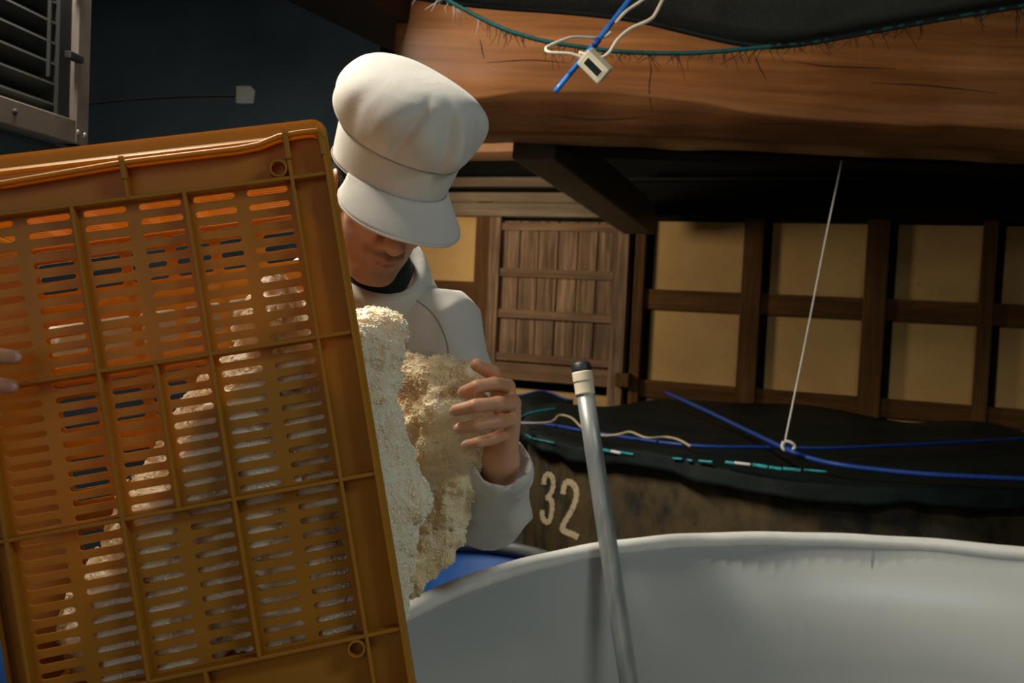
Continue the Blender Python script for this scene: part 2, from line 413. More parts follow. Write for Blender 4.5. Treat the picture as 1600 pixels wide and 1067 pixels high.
box('backing_boards', (-3.4, .08, 0), (3.6, .12, 3.1), M_dark, wb, 0)
box('upper_boards', (sx(988), -.03, ztop), (3.6, .05, 3.05), M_dark, wb, .006)
box('lintel', (sx(988), -.16, ztop+.02), (3.6, -.02, ztop+.20), M_dark, wb, .008)
box('picture_rail', (sx(988), -.18, ztop+.205), (3.6, -.02, ztop+.222), plain('faint dark rail', (.014, .012, .008), .8, spec=.2), wb, .004)
box('peg_block', (sx(976), -.11, wz(985, 603)), (sx(998), -.04, wz(985, 582)), M_post, wb, .004)
# lintels above the door
zl0 = wz(860, 341); zl1 = wz(860, 302); zm = wz(860, 320)
l_ = empty('trim_1', WO, (0, 0, ang)); tag(l_, 'weathered two-step lintel over the wooden shutter door', 'lintel', kind='structure')
box('lintel_lower', (sx(640), -.10, zl0), (sx(987), .05, zm), M_lint, l_, .006)
box('lintel_upper', (sx(640), -.05, zm), (sx(987), .05, zl1), M_lint, l_, .006)
l_ = box('trim_2', (sx(600), -.02, wz(800, 292)), (sx(905), .05, wz(800, 277)), M_lint, None, .004); l_.location = WO; l_.rotation_euler = (0, 0, ang)
tag(l_, 'thin pale rail above the lintel, behind the cap', 'rail', kind='structure')
l_ = box('trim_3', (sx(600), -.30, wz(780, 249)), (sx(850), .05, wz(780, 226)), plain('light brown board', (.42, .20, .09), .6), None, .004); l_.location = WO; l_.rotation_euler = (0, 0, ang)
tag(l_, 'light orange-brown board under the log beam beside the cap', 'board', kind='structure')
# shutter door
d_ = empty('door_1', WO+WN*.02, (0, 0, ang)); tag(d_, 'weathered board shutter door with three cross rails in the plaster wall', 'door', kind='structure')
dx0, dx1 = sx(768), sx(984); dz1 = zl0; dz0 = wz(870, 600)
box('stile', (dx0, -.05, dz0), (dx0+.07, .03, dz1), M_door_v, d_, .005)
box('stile', (dx1-.085, -.05, dz0-.15), (dx1, .03, dz1), M_door_v, d_, .005)
nb = 6; bx = np.linspace(dx0+.06, dx1-.075, nb+1)
for i in range(nb):
    box('board', (bx[i]+.003, -.006-random.uniform(0, .008), dz0+.03), (bx[i+1]-.003, .02, dz1-.02), M_door_v, d_, .004)
for y0, y1 in ((350, 362), (422, 435), (487, 500)):
    box('cross_rail', (dx0+.06, -.035, wz(870, y1)), (dx1-.075, .0, wz(870, y0)), M_door_h, d_, .004)
box('bottom_rail', (dx0+.06, -.035, wz(870, 568)), (dx1-.075, .0, wz(870, 556)), M_door_h, d_, .004)
box('kick_board', (dx0+.05, -.045, wz(870, 597)), (dx1-.07, .0, wz(870, 571)), M_door_h, d_, .005)
s_ = box('trim_4', (dx0-.3, -.06, wz(870, 640)), (dx1-.08, .02, wz(870, 612)), M_plaster, None, .004); s_.location = WO; s_.rotation_euler = (0, 0, ang)
tag(s_, 'ochre plaster strip below the shutter door', 'sill', kind='structure')

# the big adzed log beam
st = [(612, 70, 158, 204), (660, 60, 153, 205), (740, 40, 150, 207), (820, 20, 142, 209), (900, 5, 141, 211), (1000, -10, 148, 214), (1100, -20, 160, 219), (1180, -25, 175, 221), (1250, -25, 184, 224), (1350, -25, 189, 228), (1480, -20, 195, 234), (1620, -15, 203, 240), (1800, -10, 212, 248)]
rows = []
BY = 3.3
for (x, yt, yc, yb) in st:
    zt = at(x, -60, BY).z; a = at(x, yc, BY); b = at(x, yb, BY+.13)
    X = a.x
    rows.append([(X, BY+.42, b.z+.04), (X, BY+.34, b.z-.003), (X, BY+.13, b.z), (X, BY+.105, b.z+.010), (X, BY+.012, a.z-.006), (X, BY, a.z+.003), (X, BY+.015, a.z+.09), (X, BY+.03, a.z+.2), (X, BY+.07, max(zt, a.z+.25)), (X, BY+.2, max(zt, a.z+.25)+.05), (X, BY+.42, max(zt, a.z+.25))])
Q = [catmull([r[j] for r in rows], 6) for j in range(len(rows[0]))]
nst = len(Q[0]); V = []; F = []
for i in range(nst):
    for j in range(len(Q)): V.append(Q[j][i])
nj = len(Q)
V = np.array([tuple(v) for v in V]); nn = vnoise(V, 5.0); V[:, 1] += nn*.008; V[:, 2] += vnoise(V, 7.0, 31.)*.006
for i in range(nst-1):
    for j in range(nj):
        F.append((i*nj+j, i*nj+(j+1) % nj, (i+1)*nj+(j+1) % nj, (i+1)*nj+j))
F.append(tuple(range(nj))); F.append(tuple((nst-1)*nj+j for j in range(nj))[::-1])
lb = mesh('log_beam', V, F, M_beam, None); tag(lb, 'massive orange-brown varnished log beam spanning the room under the ceiling', 'beam', kind='structure')
for p in lb.data.polygons: p.use_smooth = True
# drying cracks in the beam
from mathutils.bvhtree import BVHTree
bt = BVHTree.FromPolygons([v.co.copy() for v in lb.data.vertices], [tuple(p.vertices) for p in lb.data.polygons])
M_crack = plain('dark drying crack', (.012, .007, .004), .9)
for pts in (((939, 86), (941, 104), (944, 124)), ((1013, 86), (1017, 110), (1014, 140), (1019, 178)), ((750, 62), (756, 92)), ((1178, 84), (1186, 104), (1197, 124)), ((1240, 96), (1300, 104), (1400, 107)), ((1360, 130), (1450, 134), (1560, 146)), ((760, 98), (830, 94), (890, 99)), ((1180, 195), (1230, 192), (1300, 197)), ((850, 178), (930, 186), (1010, 183))):
    P = []
    for q in catmull([Vector((x, y, 0)) for x, y in pts], 6):
        h = bt.ray_cast(Vector((0, 0, CZ)), ray(q.x, q.y).normalized())
        if h[0] is not None: P.append(h[0])
    if len(P) > 2: tube('crack', P, [.0007]+[.0019]*2+[.0007], M_crack, lb, 5, 1)
tb = beam_between('tie_beam', at(835, 215, 3.75), at(1000, 343, 5.35), .17, .16, M_tie); tag(tb, 'smoky dark tie beam running from the log beam back to the wall', 'beam', kind='structure')
sf = box('soffit_beam', (at(858, 240, 3.75).x, 3.72, 1.86+.0), (at(1900, 250, 3.75).x, 3.95, 2.25), M_dark, None, .01)
sf.location.z = at(1100, 240, 3.72).z-1.86; tag(sf, 'dark soffit beam tucked behind and under the log beam', 'beam', kind='structure')
cb = beam_between('cross_beam', at(640, 95, 3.88)+Vector((.12, 0, .13)), at(400, -20, 2.95)+Vector((.12, 0, .13)), .26, .24, M_brown); tag(cb, 'dim brown cross beam meeting the log beam above the cap', 'beam', kind='structure')
ub = box('upper_wall_dark', (-2.5, 4.3, 0), (-.62, 4.4, 3.1), M_lwall, None, 0); ub.name = 'wall_upper'; tag(ub, 'dark blue-black partition high behind the crate with a paper tag', 'wall', kind='structure')

# ------------------------------------------------------------------ shaded white enamel tank
TC = (.810, 1.2105); TR = 1.0417
wt = empty('white_tank', (TC[0], TC[1], 0)); tag(wt, 'large open round tank with shaded white enamel inside and rolled rim', 'tank')
TZ = .90
prof = [(TR-.002, .02), (TR-.004, .5), (TR-.004, TZ-.028), (TR-.024, TZ-.028), (TR-.030, .6), (TR-.035, .2), (TR-.09, .13), (.02, .10), (.0, .10), (.0, .0), (.6, 0.0), (TR-.05, 0.0)]
lathe('shell', prof, M_enamel_shade, wt, 160, close=True)
rp = []
for k in range(14):
    a = 2*math.pi*k/14; rp.append((TR-.014+.0155*math.cos(a), TZ-.0165+.0165*math.sin(a)))
lathe('rolled_rim', rp, M_rim_lit, wt, 192, close=True, fn=lambda r, z, a: (r+.0012*math.sin(9*a+1)+.0008*math.sin(23*a), z+.0012*math.sin(7*a)+.0008*math.sin(31*a+2)))
sa = math.atan2(at(1365, 840, 2.23).y-TC[1], at(1365, 840, 2.23).x-TC[0])
V = []; F = []
for i in range(30):
    z = TZ-.03-i*.025; r = TR-.0238-(TZ-z-.028)*.0100
    for j in range(5):
        a = sa+(j-2)*.006; rr = r+.0006-.0022*math.exp(-((j-2)/1.0)**2)*(.6+.5*math.sin(i*1.3)**2)
        V.append((rr*math.cos(a), rr*math.sin(a), z))
for i in range(29):
    for j in range(4): F.append((i*5+j, i*5+j+1, (i+1)*5+j+1, (i+1)*5+j))
o = mesh('weld_seam', V, F, M_enamel_shade, wt)

# ------------------------------------------------------------------ grey pole leaning on the rim
pp = at(950, 850, 1.990); ptop = at(908, 572, 2.06); pd = (pp-ptop).normalized()
pole = empty('stirring_pole', ptop); tag(pole, 'long grey metal pole with cream tape and black cap leaning in the white tank', 'pole')
def seg(name, t0, t1, r0, r1, mat, n=24, bev=0.0):
    P = [ptop+pd*(t0+(t1-t0)*k/8)-ptop for k in range(9)]
    V, F = tube_data(P, list(np.linspace(r0, r1, 9)), n); return mesh(name, V, F, mat, pole)
seg('shaft', .036, 1.20, .0185, .0196, M_pole)
seg('tape_band', .028, .060, .0202, .0206, M_tape); seg('tape_band', .012, .033, .0210, .0212, M_tape)
P = [Vector((0, 0, 0))+pd*t for t in (-.010, -.0075, -.0025, .0075, .017)]
V, F = tube_data(P, [.010, .0168, .0196, .0206, .0204], 24); 
cp = mesh('end_cap', V, F, M_cap, pole)

# ------------------------------------------------------------------ numbered tank, its cover
KC = Vector((1.20, 4.04, 0)); KR = 1.115; KZ = .86
nt = empty('numbered_tank', KC); tag(nt, 'big dark stained tank numbered 32 standing before the plaster wall', 'tank')
lathe('shell', [(KR-.02, 0.0), (KR, .01), (KR, .5), (KR, KZ), (KR-.015, KZ+.005), (KR-.02, KZ-.02), (KR-.025, .05), (0.01, .04), (0.01, .0)], M_tank, nt, 128, close=True)
def cyl_hit(px, py, R):
    d = ray(px, py); o = Vector((0, 0, CZ)); ox, oy = o.x-KC.x, o.y-KC.y
    a = d.x**2+d.y**2; b = 2*(ox*d.x+oy*d.y); c = ox*ox+oy*oy-R*R; disc = b*b-4*a*c
    if disc < 0: return None
    p = o+d*((-b-math.sqrt(disc))/(2*a)); return math.atan2(p.y-KC.y, p.x-KC.x), p.z
def digit(name, pts, w):
    """a painted stroke: a thin raised band of paint lying on the curved tank side"""
    Q = catmull([Vector((x, y, 0)) for x, y in pts], 7); V = []; F = []
    n = len(Q)
    for i, q in enumerate(Q):
        t = (Q[min(i+1, n-1)]-Q[max(i-1, 0)]).normalized(); s = Vector((-t.y, t.x, 0))
        ww = w*(1+.12*math.sin(i*1.7))*.5
        for sgn in (-1, 1):
            e = q+Vector((s.x*ww*.80, s.y*ww, 0))*sgn; a, z = cyl_hit(e.x, e.y, KR+.003)
            for r in (KR-.002, KR+.0025): V.append((r*math.cos(a), r*math.sin(a), z))
    for i in range(n-1):
        b = i*4; c = b+4
        F += [(b+1, b+3, c+3, c+1), (b, b+1, c+1, c), (b+2, c+2, c+3, b+3), (b, c, c+2, b+2)]
    F += [(0, 2, 3, 1), ((n-1)*4, (n-1)*4+1, (n-1)*4+3, (n-1)*4+2)]
    return mesh(name, V, F, M_digit, nt, smooth=False)
SH = 6
digit('number_three', [(849+SH-6, 757), (851, 745), (857, 741), (863, 748), (863, 764), (858, 774), (853, 778)], 8)
digit('number_three_bowl', [(853, 777), (860, 781), (862, 793), (859, 812), (853, 816), (847, 808), (847, 797)], 8)
digit('number_two', [(879, 772), (882, 757), (889, 753), (898, 761), (900, 776), (894, 795), (883, 814), (878, 826), (884, 831), (894, 835), (903, 840)], 9.5)

cv = empty('tank_cover', (KC.x, KC.y, KZ)); tag(cv, 'black plastic sheet stretched over the tank numbered 32', 'cover')
V = []; F = []; na, nr = 160, 22
def cover_pt(a, q):
    drop = .046+.005*math.sin(3*a+1)+.004*math.sin(17*a)+.003*math.sin(41*a+1)
    rip = .006*math.sin(29*a)+.004*math.sin(53*a+1)
    if q <= 1: r = KR*q*1.02; z = .035+.012*math.sin(5*a)*q*q-.018*(1-q*q)+.010*math.sin(9*a+3*q)*q*q
    else: r = KR*1.02+.018*(q-1)+rip*(q-1); z = .035+.012*math.sin(5*a)+.010*math.sin(9*a+3)-drop*(q-1)
    return (r*math.cos(a), r*math.sin(a), z)
qs = list(np.linspace(.03, 1, 16))+[1.12, 1.3, 1.5, 1.75, 2.0]
for q in qs:
    for k in range(na): V.append(cover_pt(2*math.pi*k/na, q))
for i in range(len(qs)-1):
    for k in range(na): F.append((i*na+k, i*na+(k+1) % na, (i+1)*na+(k+1) % na, (i+1)*na+k))
F.append(tuple(range(na))[::-1])
V = np.array(V); V[:, 2] += vnoise(V, 4.)*.010
o = mesh('sheet', V, F, M_sheet, cv); m = o.modifiers.new('t', 'SOLIDIFY'); m.thickness = .004
# teal hem flecks round the near edge
def on_cover(px, py, q=1.1):
    a, z = cyl_hit(px, py, KR*1.02+.004); return a, z
for (x0, y0, x1, y1, mt, w) in ((806, 668, 830, 684, M_tealt, .008), (832, 685, 866, 692, M_tealt, .008), (944, 703, 956, 706, M_tealt, .012), (956, 705, 971, 708, M_whitet, .012), (971, 707, 990, 710, M_tealt, .010),
                             (1052, 716, 1066, 717, M_tealt, .008), (1074, 718, 1082, 720, M_tealt, .008), (1092, 720, 1114, 722, M_tealt, .010), (1134, 722, 1149, 724, M_tealt, .012),
                             (1148, 723, 1173, 726, M_whitet, .011), (1176, 726, 1200, 730, M_tealt, .014), (1202, 730, 1222, 733, M_tealt, .012), (1224, 732, 1252, 735, M_tealt, .012), (1256, 734, 1292, 737, M_tealt, .009)):
    P = []
    for t in np.linspace(0, 1, 5):
        h = cyl_hit(x0+(x1-x0)*t, y0+(y1-y0)*t, KR*1.02+.012)
        if h is None: continue
        P.append(((KR*1.02+.014)*math.cos(h[0]), (KR*1.02+.014)*math.sin(h[0]), h[1]-KZ))
    if len(P) > 1: tube('hem_tape', P, w*.5, mt, cv, 6, 2)
# lifted fold of the sheet at the back left
G = []
for i in range(7):
    row = []
    for j in range(13):
        t = j/12; u = i/6
        b = at(790+105*t, 648-2*t, 4.55); tp = at(790+105*t, 613+4*t+22*max(0, t-.75)*4*.25+3*math.sin(t*9), 4.75)
        p = b.lerp(tp, u); p.y += .03*math.sin(t*8+u*3); row.append(p-Vector((KC.x, KC.y, KZ)))
    G.append(row)
sheet('lifted_fold', G, M_sheet, cv, .006)
tube('fold_edge', [p+Vector((0, -.004, .0)) for p in G[-1]], .006, M_blue, cv, 6, 2)

# ropes and cords lying over the cover
def above(px, py, z): return atz(px, py, z)
zc = KZ+.062
r_ = tube('blue_rope', [at(1040, 613, 4.75), at(1100, 640, 4.25), at(1160, 669, 3.80), atz(1225, 700, .955), atz(1262, 715, .935), atz(1310, 726, .93), atz(1380, 735, .925), atz(1460, 742, .925), atz(1540, 746, .925), atz(1640, 750, .925)], .0085, M_blue, None, 8, 6)
tag(r_, 'thick bright blue rope sagging over the black tank cover, tied by a white string', 'rope')
r_ = tube('blue_line', [above(800, 659, zc), above(860, 664, zc), above(940, 678, zc), above(1080, 696, zc+.005), above(1200, 699, zc), above(1300, 700, zc), above(1400, 696, zc), above(1500, 691, zc), above(1640, 683, zc)], .0065, M_blue, None, 8, 6)
tag(r_, 'thin dark blue line lying straight across the black tank cover', 'rope')
r_ = tube('cream_cord', [above(805, 661, zc+.02), above(858, 660, zc+.02), above(874, 649, zc+.03), above(893, 653, zc+.03), above(912, 670, zc+.02), above(940, 680, zc+.01), above(965, 679, zc+.02), above(985, 675, zc+.03), above(1010, 684, zc+.02), above(1040, 683, zc+.02), above(1060, 687, zc+.02), above(1078, 697, zc+.015)], .0045, M_cream, None, 8, 6)
tag(r_, 'wavy cream cord lying on the left of the black tank cover', 'cord')
r_ = tube('teal_cord', [above(802, 658, zc+.005), above(815, 651, zc+.01), above(835, 644, zc+.02), above(868, 639, zc+.02)], .006, M_tealt, None, 8, 6)
r_.name = 'teal_string'; tag(r_, 'short teal cord at the left edge of the black tank cover', 'cord')

SY = atz(1225, 700, .955).y
hs = empty('hanging_string', at(1316, 248, 3.74)); tag(hs, 'thin white string hanging from the beam and tied to the blue rope', 'string')
o0 = hs.location.copy()
tube('line', [at(1316, 248, 3.74)-o0, at(1290, 372, 3.74+(SY-3.74)*.3)-o0, at(1258, 535, 3.74+(SY-3.74)*.65)-o0, at(1225, 697, SY-.005)-o0], .0030, M_string, hs, 6, 6)
tube('knot_loop', [at(1224, 690, SY-.01)-o0, at(1222, 698, SY-.016)-o0, at(1226, 703, SY-.018)-o0, at(1236, 704, SY-.02)-o0, at(1242, 698, SY-.02)-o0, at(1237, 692, SY-.02)-o0, at(1228, 689, SY-.018)-o0], .0055, M_string, hs, 6, 6)

# blue drum between the tanks, second dark tank edge, blue drum at far left
def drum(name, x, y, R, zt, label):
    e = empty(name, (x, y, 0)); tag(e, label, 'drum', 'blue drums')
    lathe('body', [(R*.92, 0), (R, .05), (R, zt*.33), (R+.012, zt*.35), (R, zt*.37), (R, zt*.66), (R+.012, zt*.68), (R, zt*.70), (R, zt-.03), (R-.012, zt-.025), (R-.02, .05), (.01, .04), (.01, 0)], M_bdrum, e, 64, close=True)
    lathe('rim', [(R+.006, zt-.035), (R+.006, zt-.002), (R, zt), (R-.02, zt), (R-.02, zt-.035)], M_grim, e, 64, close=True)
    return e
drum('blue_drum', -.10, 2.72, .30, .655, 'blue plastic drum with grey rim between the white tank and the numbered tank')
drum('blue_drum', -1.12, 1.75, .30, .95, 'blue plastic drum behind the lower left corner of the orange crate')

# ------------------------------------------------------------------ overhead sheet, rope, thermometer, rod, cable
sh = empty('overhead_sheet', at(1150, 40, 2.6)); tag(sh, 'dark mesh tank sheet hung in a sagging swag below the ceiling', 'sheet')
o0 = sh.location.copy()
hem_px = [(640, -6), (700, 3), (780, 11), (880, 18), (960, 26), (1010, 34), (1060, 46), (1110, 58), (1160, 68), (1205, 72), (1250, 68), (1300, 60), (1360, 49), (1430, 36), (1520, 21), (1600, 8), (1700, -8)]
hem = catmull([at(x, y, 2.58+.0001*abs(x-1150)) for x, y in hem_px], 5)
G = []
for i in range(12):
    u = i/11; row = []
    for k, p in enumerate(hem):
        q = p.copy(); q.z += .012+u*.42-.06*math.sin(u*math.pi)*(1+.3*math.sin(k*.4)); q.y += -.55*u+.02*math.sin(k*.5+u*4)*u
        if i == 0: q = p.copy()
        row.append(q-o0)
    G.append(row)
sheet('mesh_sheet', G, M_net, sh, .004)
tube('hem', [p-o0 for p in hem], .0085, M_hem, sh, 8, 0)
rope_px = [(640, -22), (690, -4), (715, 9), (760, 33), (800, 50), (850, 64), (905, 73), (960, 80), (1015, 83), (1080, 83), (1140, 79), (1200, 73), (1250, 70), (1300, 62), (1360, 51), (1430, 38), (1520, 23), (1600, 10), (1700, -6)]
RP = catmull([at(x, y, 2.55+.0001*abs(x-1150)) for x, y in rope_px], 8)
rp_ = empty('teal_rope', RP[0]); tag(rp_, 'frayed dark teal rope sagging along the edge of the overhead sheet', 'rope')
o0 = RP[0].copy(); kx = next(i for i, p in enumerate(RP) if p.x > at(1205, 70, 2.55).x)
V, F = tube_data([p-o0 for p in RP[:kx+1]], .0072, 8, .35, .8); mesh('rope', V, F, M_teal, rp_)
V, F = tube_data([p-o0 for p in RP[kx:]], .0066, 8, .35, .8); mesh('netted_rope', V, F, M_hem, rp_)
for k in range(kx+1, len(RP)-3, 3):
    if random.random() < .62: V, F = tube_data([p-o0+Vector((0, -.0035, .002)) for p in RP[k:k+random.choice((2, 3))]], .0045, 6); mesh('teal_strand', V, F, M_teal, rp_)
for mt, n_, rng in ((M_fray, 150, (.15, 1.0)), (M_frayw, 16, (.03, .16))):
    V = []; F = []
    for k in range(n_):
        p = RP[int(random.uniform(*rng)*(len(RP)-1))]-o0; L = random.uniform(.012, .05)*(1.6 if random.random() < .12 else 1)
        d = Vector((random.uniform(-.7, .7), random.uniform(-.3, .3), -abs(random.uniform(.1, 1)))).normalized()
        P = [p, p+d*L*.5+Vector((random.uniform(-.006, .006), 0, 0)), p+d*L+Vector((random.uniform(-.012, .012), 0, -.004))]
        v, f = tube_data(P, [.0013, .0010, .0005], 4); b = len(V); V += v; F += [tuple(i+b for i in q) for q in f]
    o = mesh('frayed_fibres', V, F, mt, rp_); o['kind'] = 'stuff'

rd = empty('blue_rod', at(868, 143, 2.46)); tag(rd, 'slim bright blue rod sticking down through the teal rope', 'rod'); o0 = rd.location.copy()
tube('rod', [at(868, 143, 2.46)-o0, at(908, 94, 2.47)-o0, at(938, 58, 2.49)-o0, at(963, 26, 2.5)-o0, at(995, -16, 2.5)-o0], .0068, M_bluerod, rd, 10, 4)
tube('knot', [at(929, 71, 2.465)-o0, at(935, 62, 2.47)-o0], .0085, M_blue, rd, 8, 3)
th = empty('thermometer', at(926, 105, 2.40)); tag(th, 'small cream box thermometer with dark display hanging on its cable', 'thermometer')
# local frame of the little box: long edge down-right, face towards the tank
uz = Vector((-.42, -.80, -.43)).normalized(); ux = Vector((31, 0, -27)).normalized(); ux = (ux-uz*ux.dot(uz)).normalized(); uy = uz.cross(ux)
Mt = Matrix((ux, uy, uz)).transposed().to_4x4()
o = box('case', (-.036, -.023, -.032), (.036, .023, 0), M_plast, th, .004, Mt)
box('display', (-.023, -.009, -.001), (.023, .010, .0012), M_lcd, th, .0004, Mt)
box('bezel', (-.026, -.012, -.001), (.026, .013, .0006), plain('pale bezel', (.72, .68, .56), .4), th, .0003, Mt)
o0 = th.location.copy()
tube('cable', [at(925, 92, 2.42)-o0, at(915, 91, 2.42)-o0, at(890, 84, 2.42)-o0, at(860, 82, 2.42)-o0, at(853, 77, 2.43)-o0, at(858, 72, 2.44)-o0, at(882, 62, 2.47)-o0, at(900, 58, 2.49)-o0, at(940, 59, 2.52)-o0, at(955, 50, 2.52)-o0], .0042, M_cable, th, 8, 6)
tube('cable', [at(905, 82, 2.42)-o0, at(925, 88, 2.41)-o0, at(940, 90, 2.41)-o0, at(952, 82, 2.42)-o0, at(965, 62, 2.43)-o0, at(985, 45, 2.44)-o0, at(1015, 31, 2.44)-o0, at(1026, 18, 2.44)-o0, at(1042, -15, 2.45)-o0], .0045, M_cable, th, 8, 6)
tube('cable', [at(962, 36, 2.47)-o0, at(978, 18, 2.46)-o0, at(1004, 0, 2.45)-o0, at(1020, -14, 2.45)-o0], .0042, M_cable, th, 8, 5)

# ------------------------------------------------------------------ louvred vent at top left
A = at(-120, 146, 1.76); Bp = at(119, 213, 2.25)      # bottom bar, near end -> far end
vx = (Bp-A); vx.z = 0; VL = vx.length; vx.normalize(); vn = Vector((vx.y, -vx.x, 0))
ve = empty('louvred_vent', Bp, (0, 0, math.atan2(vx.y, vx.x))); tag(ve, 'wall-hung louvred vent with dark slats and dull metal frame', 'vent')
fw = .050
box('frame_bar', (-VL, -.02, -.022), (.012, .02, .030), M_alu, ve, .003)
box('frame_post', (-fw+.012, -.022, -.022), (.012, .02, .62), M_alu, ve, .003)
box('back_panel', (-VL, .05, -.0), (.0, .062, .62), M_vent, ve, .002)
box('casing', (-VL, .02, -.16), (.0, .30, -.025), M_venty, ve, .004)
for k in range(13):
    z = .045+k*.043
    box('slat', (-VL, -.012, 0), (-fw-.035, .034, .010), M_slat, ve, .002, Matrix.Translation((0, .012, z)) @ Matrix.Rotation(R_(-35), 4, 'X'))
box('side_channel', (-fw-.035, -.005, .02), (-fw+.012, .04, .62), M_vent, ve, .002)
box('tie_rod', (-fw-.10, -.024, .10), (-fw-.094, -.016, .40), M_slat, ve, .001)
for z in (.155, .325): box('clip', (-fw-.03, -.030, z), (-fw+.022, -.014, z+.016), M_vent, ve, .002)
for (x, z) in ((-.030, .004), (-.002, .002), (-.26, .006)):
    bm = bmesh.new(); bmesh.ops.create_uvsphere(bm, u_segments=10, v_segments=6, radius=.007); bmesh.ops.scale(bm, vec=(1, .6, 1), verts=bm.verts); bmesh.ops.translate(bm, vec=(x, -.021, z), verts=bm.verts)
    bm_obj('bolt', bm, M_bolt if x > -.1 else M_vent, ve, True)

pt = at(382, 147, 4.28); h = .043
tg = mesh('paper_tag', [(-.040, -.004, -.036), (-.006, -.006, -.038), (.036, -.004, -.034), (.040, -.005, .020), (.020, -.006, .038), (-.040, -.004, .036), (-.040, 0, -.036), (-.006, 0, -.038), (.036, 0, -.034), (.040, 0, .020), (.020, 0, .038), (-.040, 0, .036)],
          [(0, 1, 2, 3, 4, 5), (11, 10, 9, 8, 7, 6), (0, 6, 7, 1), (1, 7, 8, 2), (2, 8, 9, 3), (3, 9, 10, 4), (4, 10, 11, 5), (5, 11, 6, 0)], M_paper, None, smooth=False)
tg.location = (pt.x, 4.30, pt.z); tag(tg, 'small pale paper tag with a clipped corner on the dark partition', 'tag')
wr = tube('thin_wire', [at(120, 163, 4.29), at(200, 155, 4.29), at(290, 150, 4.29), at(368, 149, 4.29)], .003, M_wire, None, 6, 6); tag(wr, 'thin grey wire running along the dark partition to the paper tag', 'wire')

# ------------------------------------------------------------------ orange crate, tipped towards the tank
CM = Matrix(((.961, -.182, -.207, -.3781), (.195, .980, .044, 1.0978), (.194, -.082, .977, 1.2276), (0, 0, 0, 1)))
_q = CM.to_quaternion(); CM = Matrix.Translation(CM.to_translation()) @ _q.to_matrix().to_4x4()
cr = empty('plastic_crate'); cr.matrix_world = CM
tag(cr, 'orange slotted plastic crate tipped on edge by the man in the cap', 'crate')
UI, UO, VO = .18, .2227, .318
VL_ = [.2673, .0822, -.0831, -.2641]; NS = [11, 10, 11]
PY, PT = .020, .0035
V = []; F = []
def cell(u0, u1, v0, v1, sl, sh):
    cu, cv_ = (u0+u1)/2, (v0+v1)/2; r = sh/2; cl, c2 = cu-sl/2+r, cu+sl/2-r
    inn = []; out = []
    for side, cx in ((-1, cl), (1, c2)):
        for i in range(9):
            a = math.pi/2+math.pi*i/8 if side < 0 else -math.pi/2+math.pi*i/8
            inn.append((cx+r*math.cos(a), cv_+r*math.sin(a)))
        e = u0 if side < 0 else u1; s = -side
        t, b = (v1, v0) if side < 0 else (v0, v1)
        path = [(cx, t), ((cx+e)/2, t), (e, t), (e, (t+cv_)/2), (e, cv_), (e, (b+cv_)/2), (e, b), ((cx+e)/2, b), (cx, b)]
        out += path
    n = 18; B0 = len(V)
    for y in (PY, PY+PT):
        for p in inn: V.append((p[0], y, p[1]))
        for p in out: V.append((p[0], y, p[1]))
    for i in range(n):
        j = (i+1) % n
        F.append((B0+i, B0+j, B0+n+j, B0+n+i)); F.append((B0+2*n+j, B0+2*n+i, B0+3*n+i, B0+3*n+j))
        F.append((B0+j, B0+i, B0+2*n+i, B0+2*n+j))
for r in range(3):
    vt, vb = VL_[r], VL_[r+1]; h = (vt-vb)/NS[r]
    for c in range(6):
        u0 = -UI+c*.06; sl = .0465
        for k in range(NS[r]): cell(u0, u0+.06, vt-(k+1)*h, vt-k*h, sl, .0074)
mesh('base_panel', V, F, M_crate, cr, smooth=False)
def cbox(name, u0, u1, y0, y1, v0, v1, bev=.0012): return box(name, (u0, y0, v0), (u1, y1, v1), M_crate, cr, bev)
for (u0, u1, v0, v1) in ((-UO+.022, UO, VL_[0], VO-.004), (-UO+.022, UO, -VO-.016, VL_[3]), (-UO+.022, -UI, VL_[3], VL_[0]), (UI, UO, VL_[3], VL_[0])):
    cbox('border_panel', u0, u1, PY, PY+PT, v0, v1)
RT = .0022
for u in (-UI, -.06, .06, UI): cbox('rib', u-RT, u+RT, 0, PY+.001, VL_[3] if abs(u) < .1 else -VO-.017, VL_[0] if abs(u) < .1 else VO+.006*(abs(u) > .1))
cbox('rib', -RT, RT, .002, PY+.001, VL_[2], VL_[1])
for v in VL_: cbox('rib', -UO+.024, UO-.002, .0005, PY+.001, v-RT, v+RT)
for v0, v1 in ((VL_[0], VO-.004), (-VO-.016, VL_[3])): cbox('rib', -RT, RT, .0, PY+.001, v0, v1)
for u, t in ((0, VO-.004), (UI, VO+.009), (UO-.003, VO+.007)): cbox('rib_tip', u-.0032, u+.0032, -.003, .012, VO-.030, t, .0015)
def rrect(hu, hv, rad, n=6):
    P = []
    for cx, cy, a0 in ((hu-rad, hv-rad, 0), (-hu+rad, hv-rad, 90), (-hu+rad, -hv+rad, 180), (hu-rad, -hv+rad, 270)):
        for i in range(n+1):
            a = R_(a0+90*i/n); P.append((cx+rad*math.cos(a), cy+rad*math.sin(a)))
        if a0 in (0, 180):   # long straight runs of the top and bottom sides get their own points
            x0 = cx; 
            for t in np.linspace(.04, .96, 18): P.append((x0+(-2*x0)*t, cy+rad*math.sin(R_(a0+90))))
    return [(u+.022 if u < -.2 else u, v-.020 if v < -.25 and hv > .29 else v) for u, v in P]
def sag(u, v):
    if v < VO-.012: return 0.0
    a = min(max((.178-u)/.035, 0), 1); b = min(max((u+.178)/.035, 0), 1)
    return (.010+.010*max(0, -u)/.18)*a*b
Po = rrect(UO, VO, .010); n = len(Po); V = []; F = []
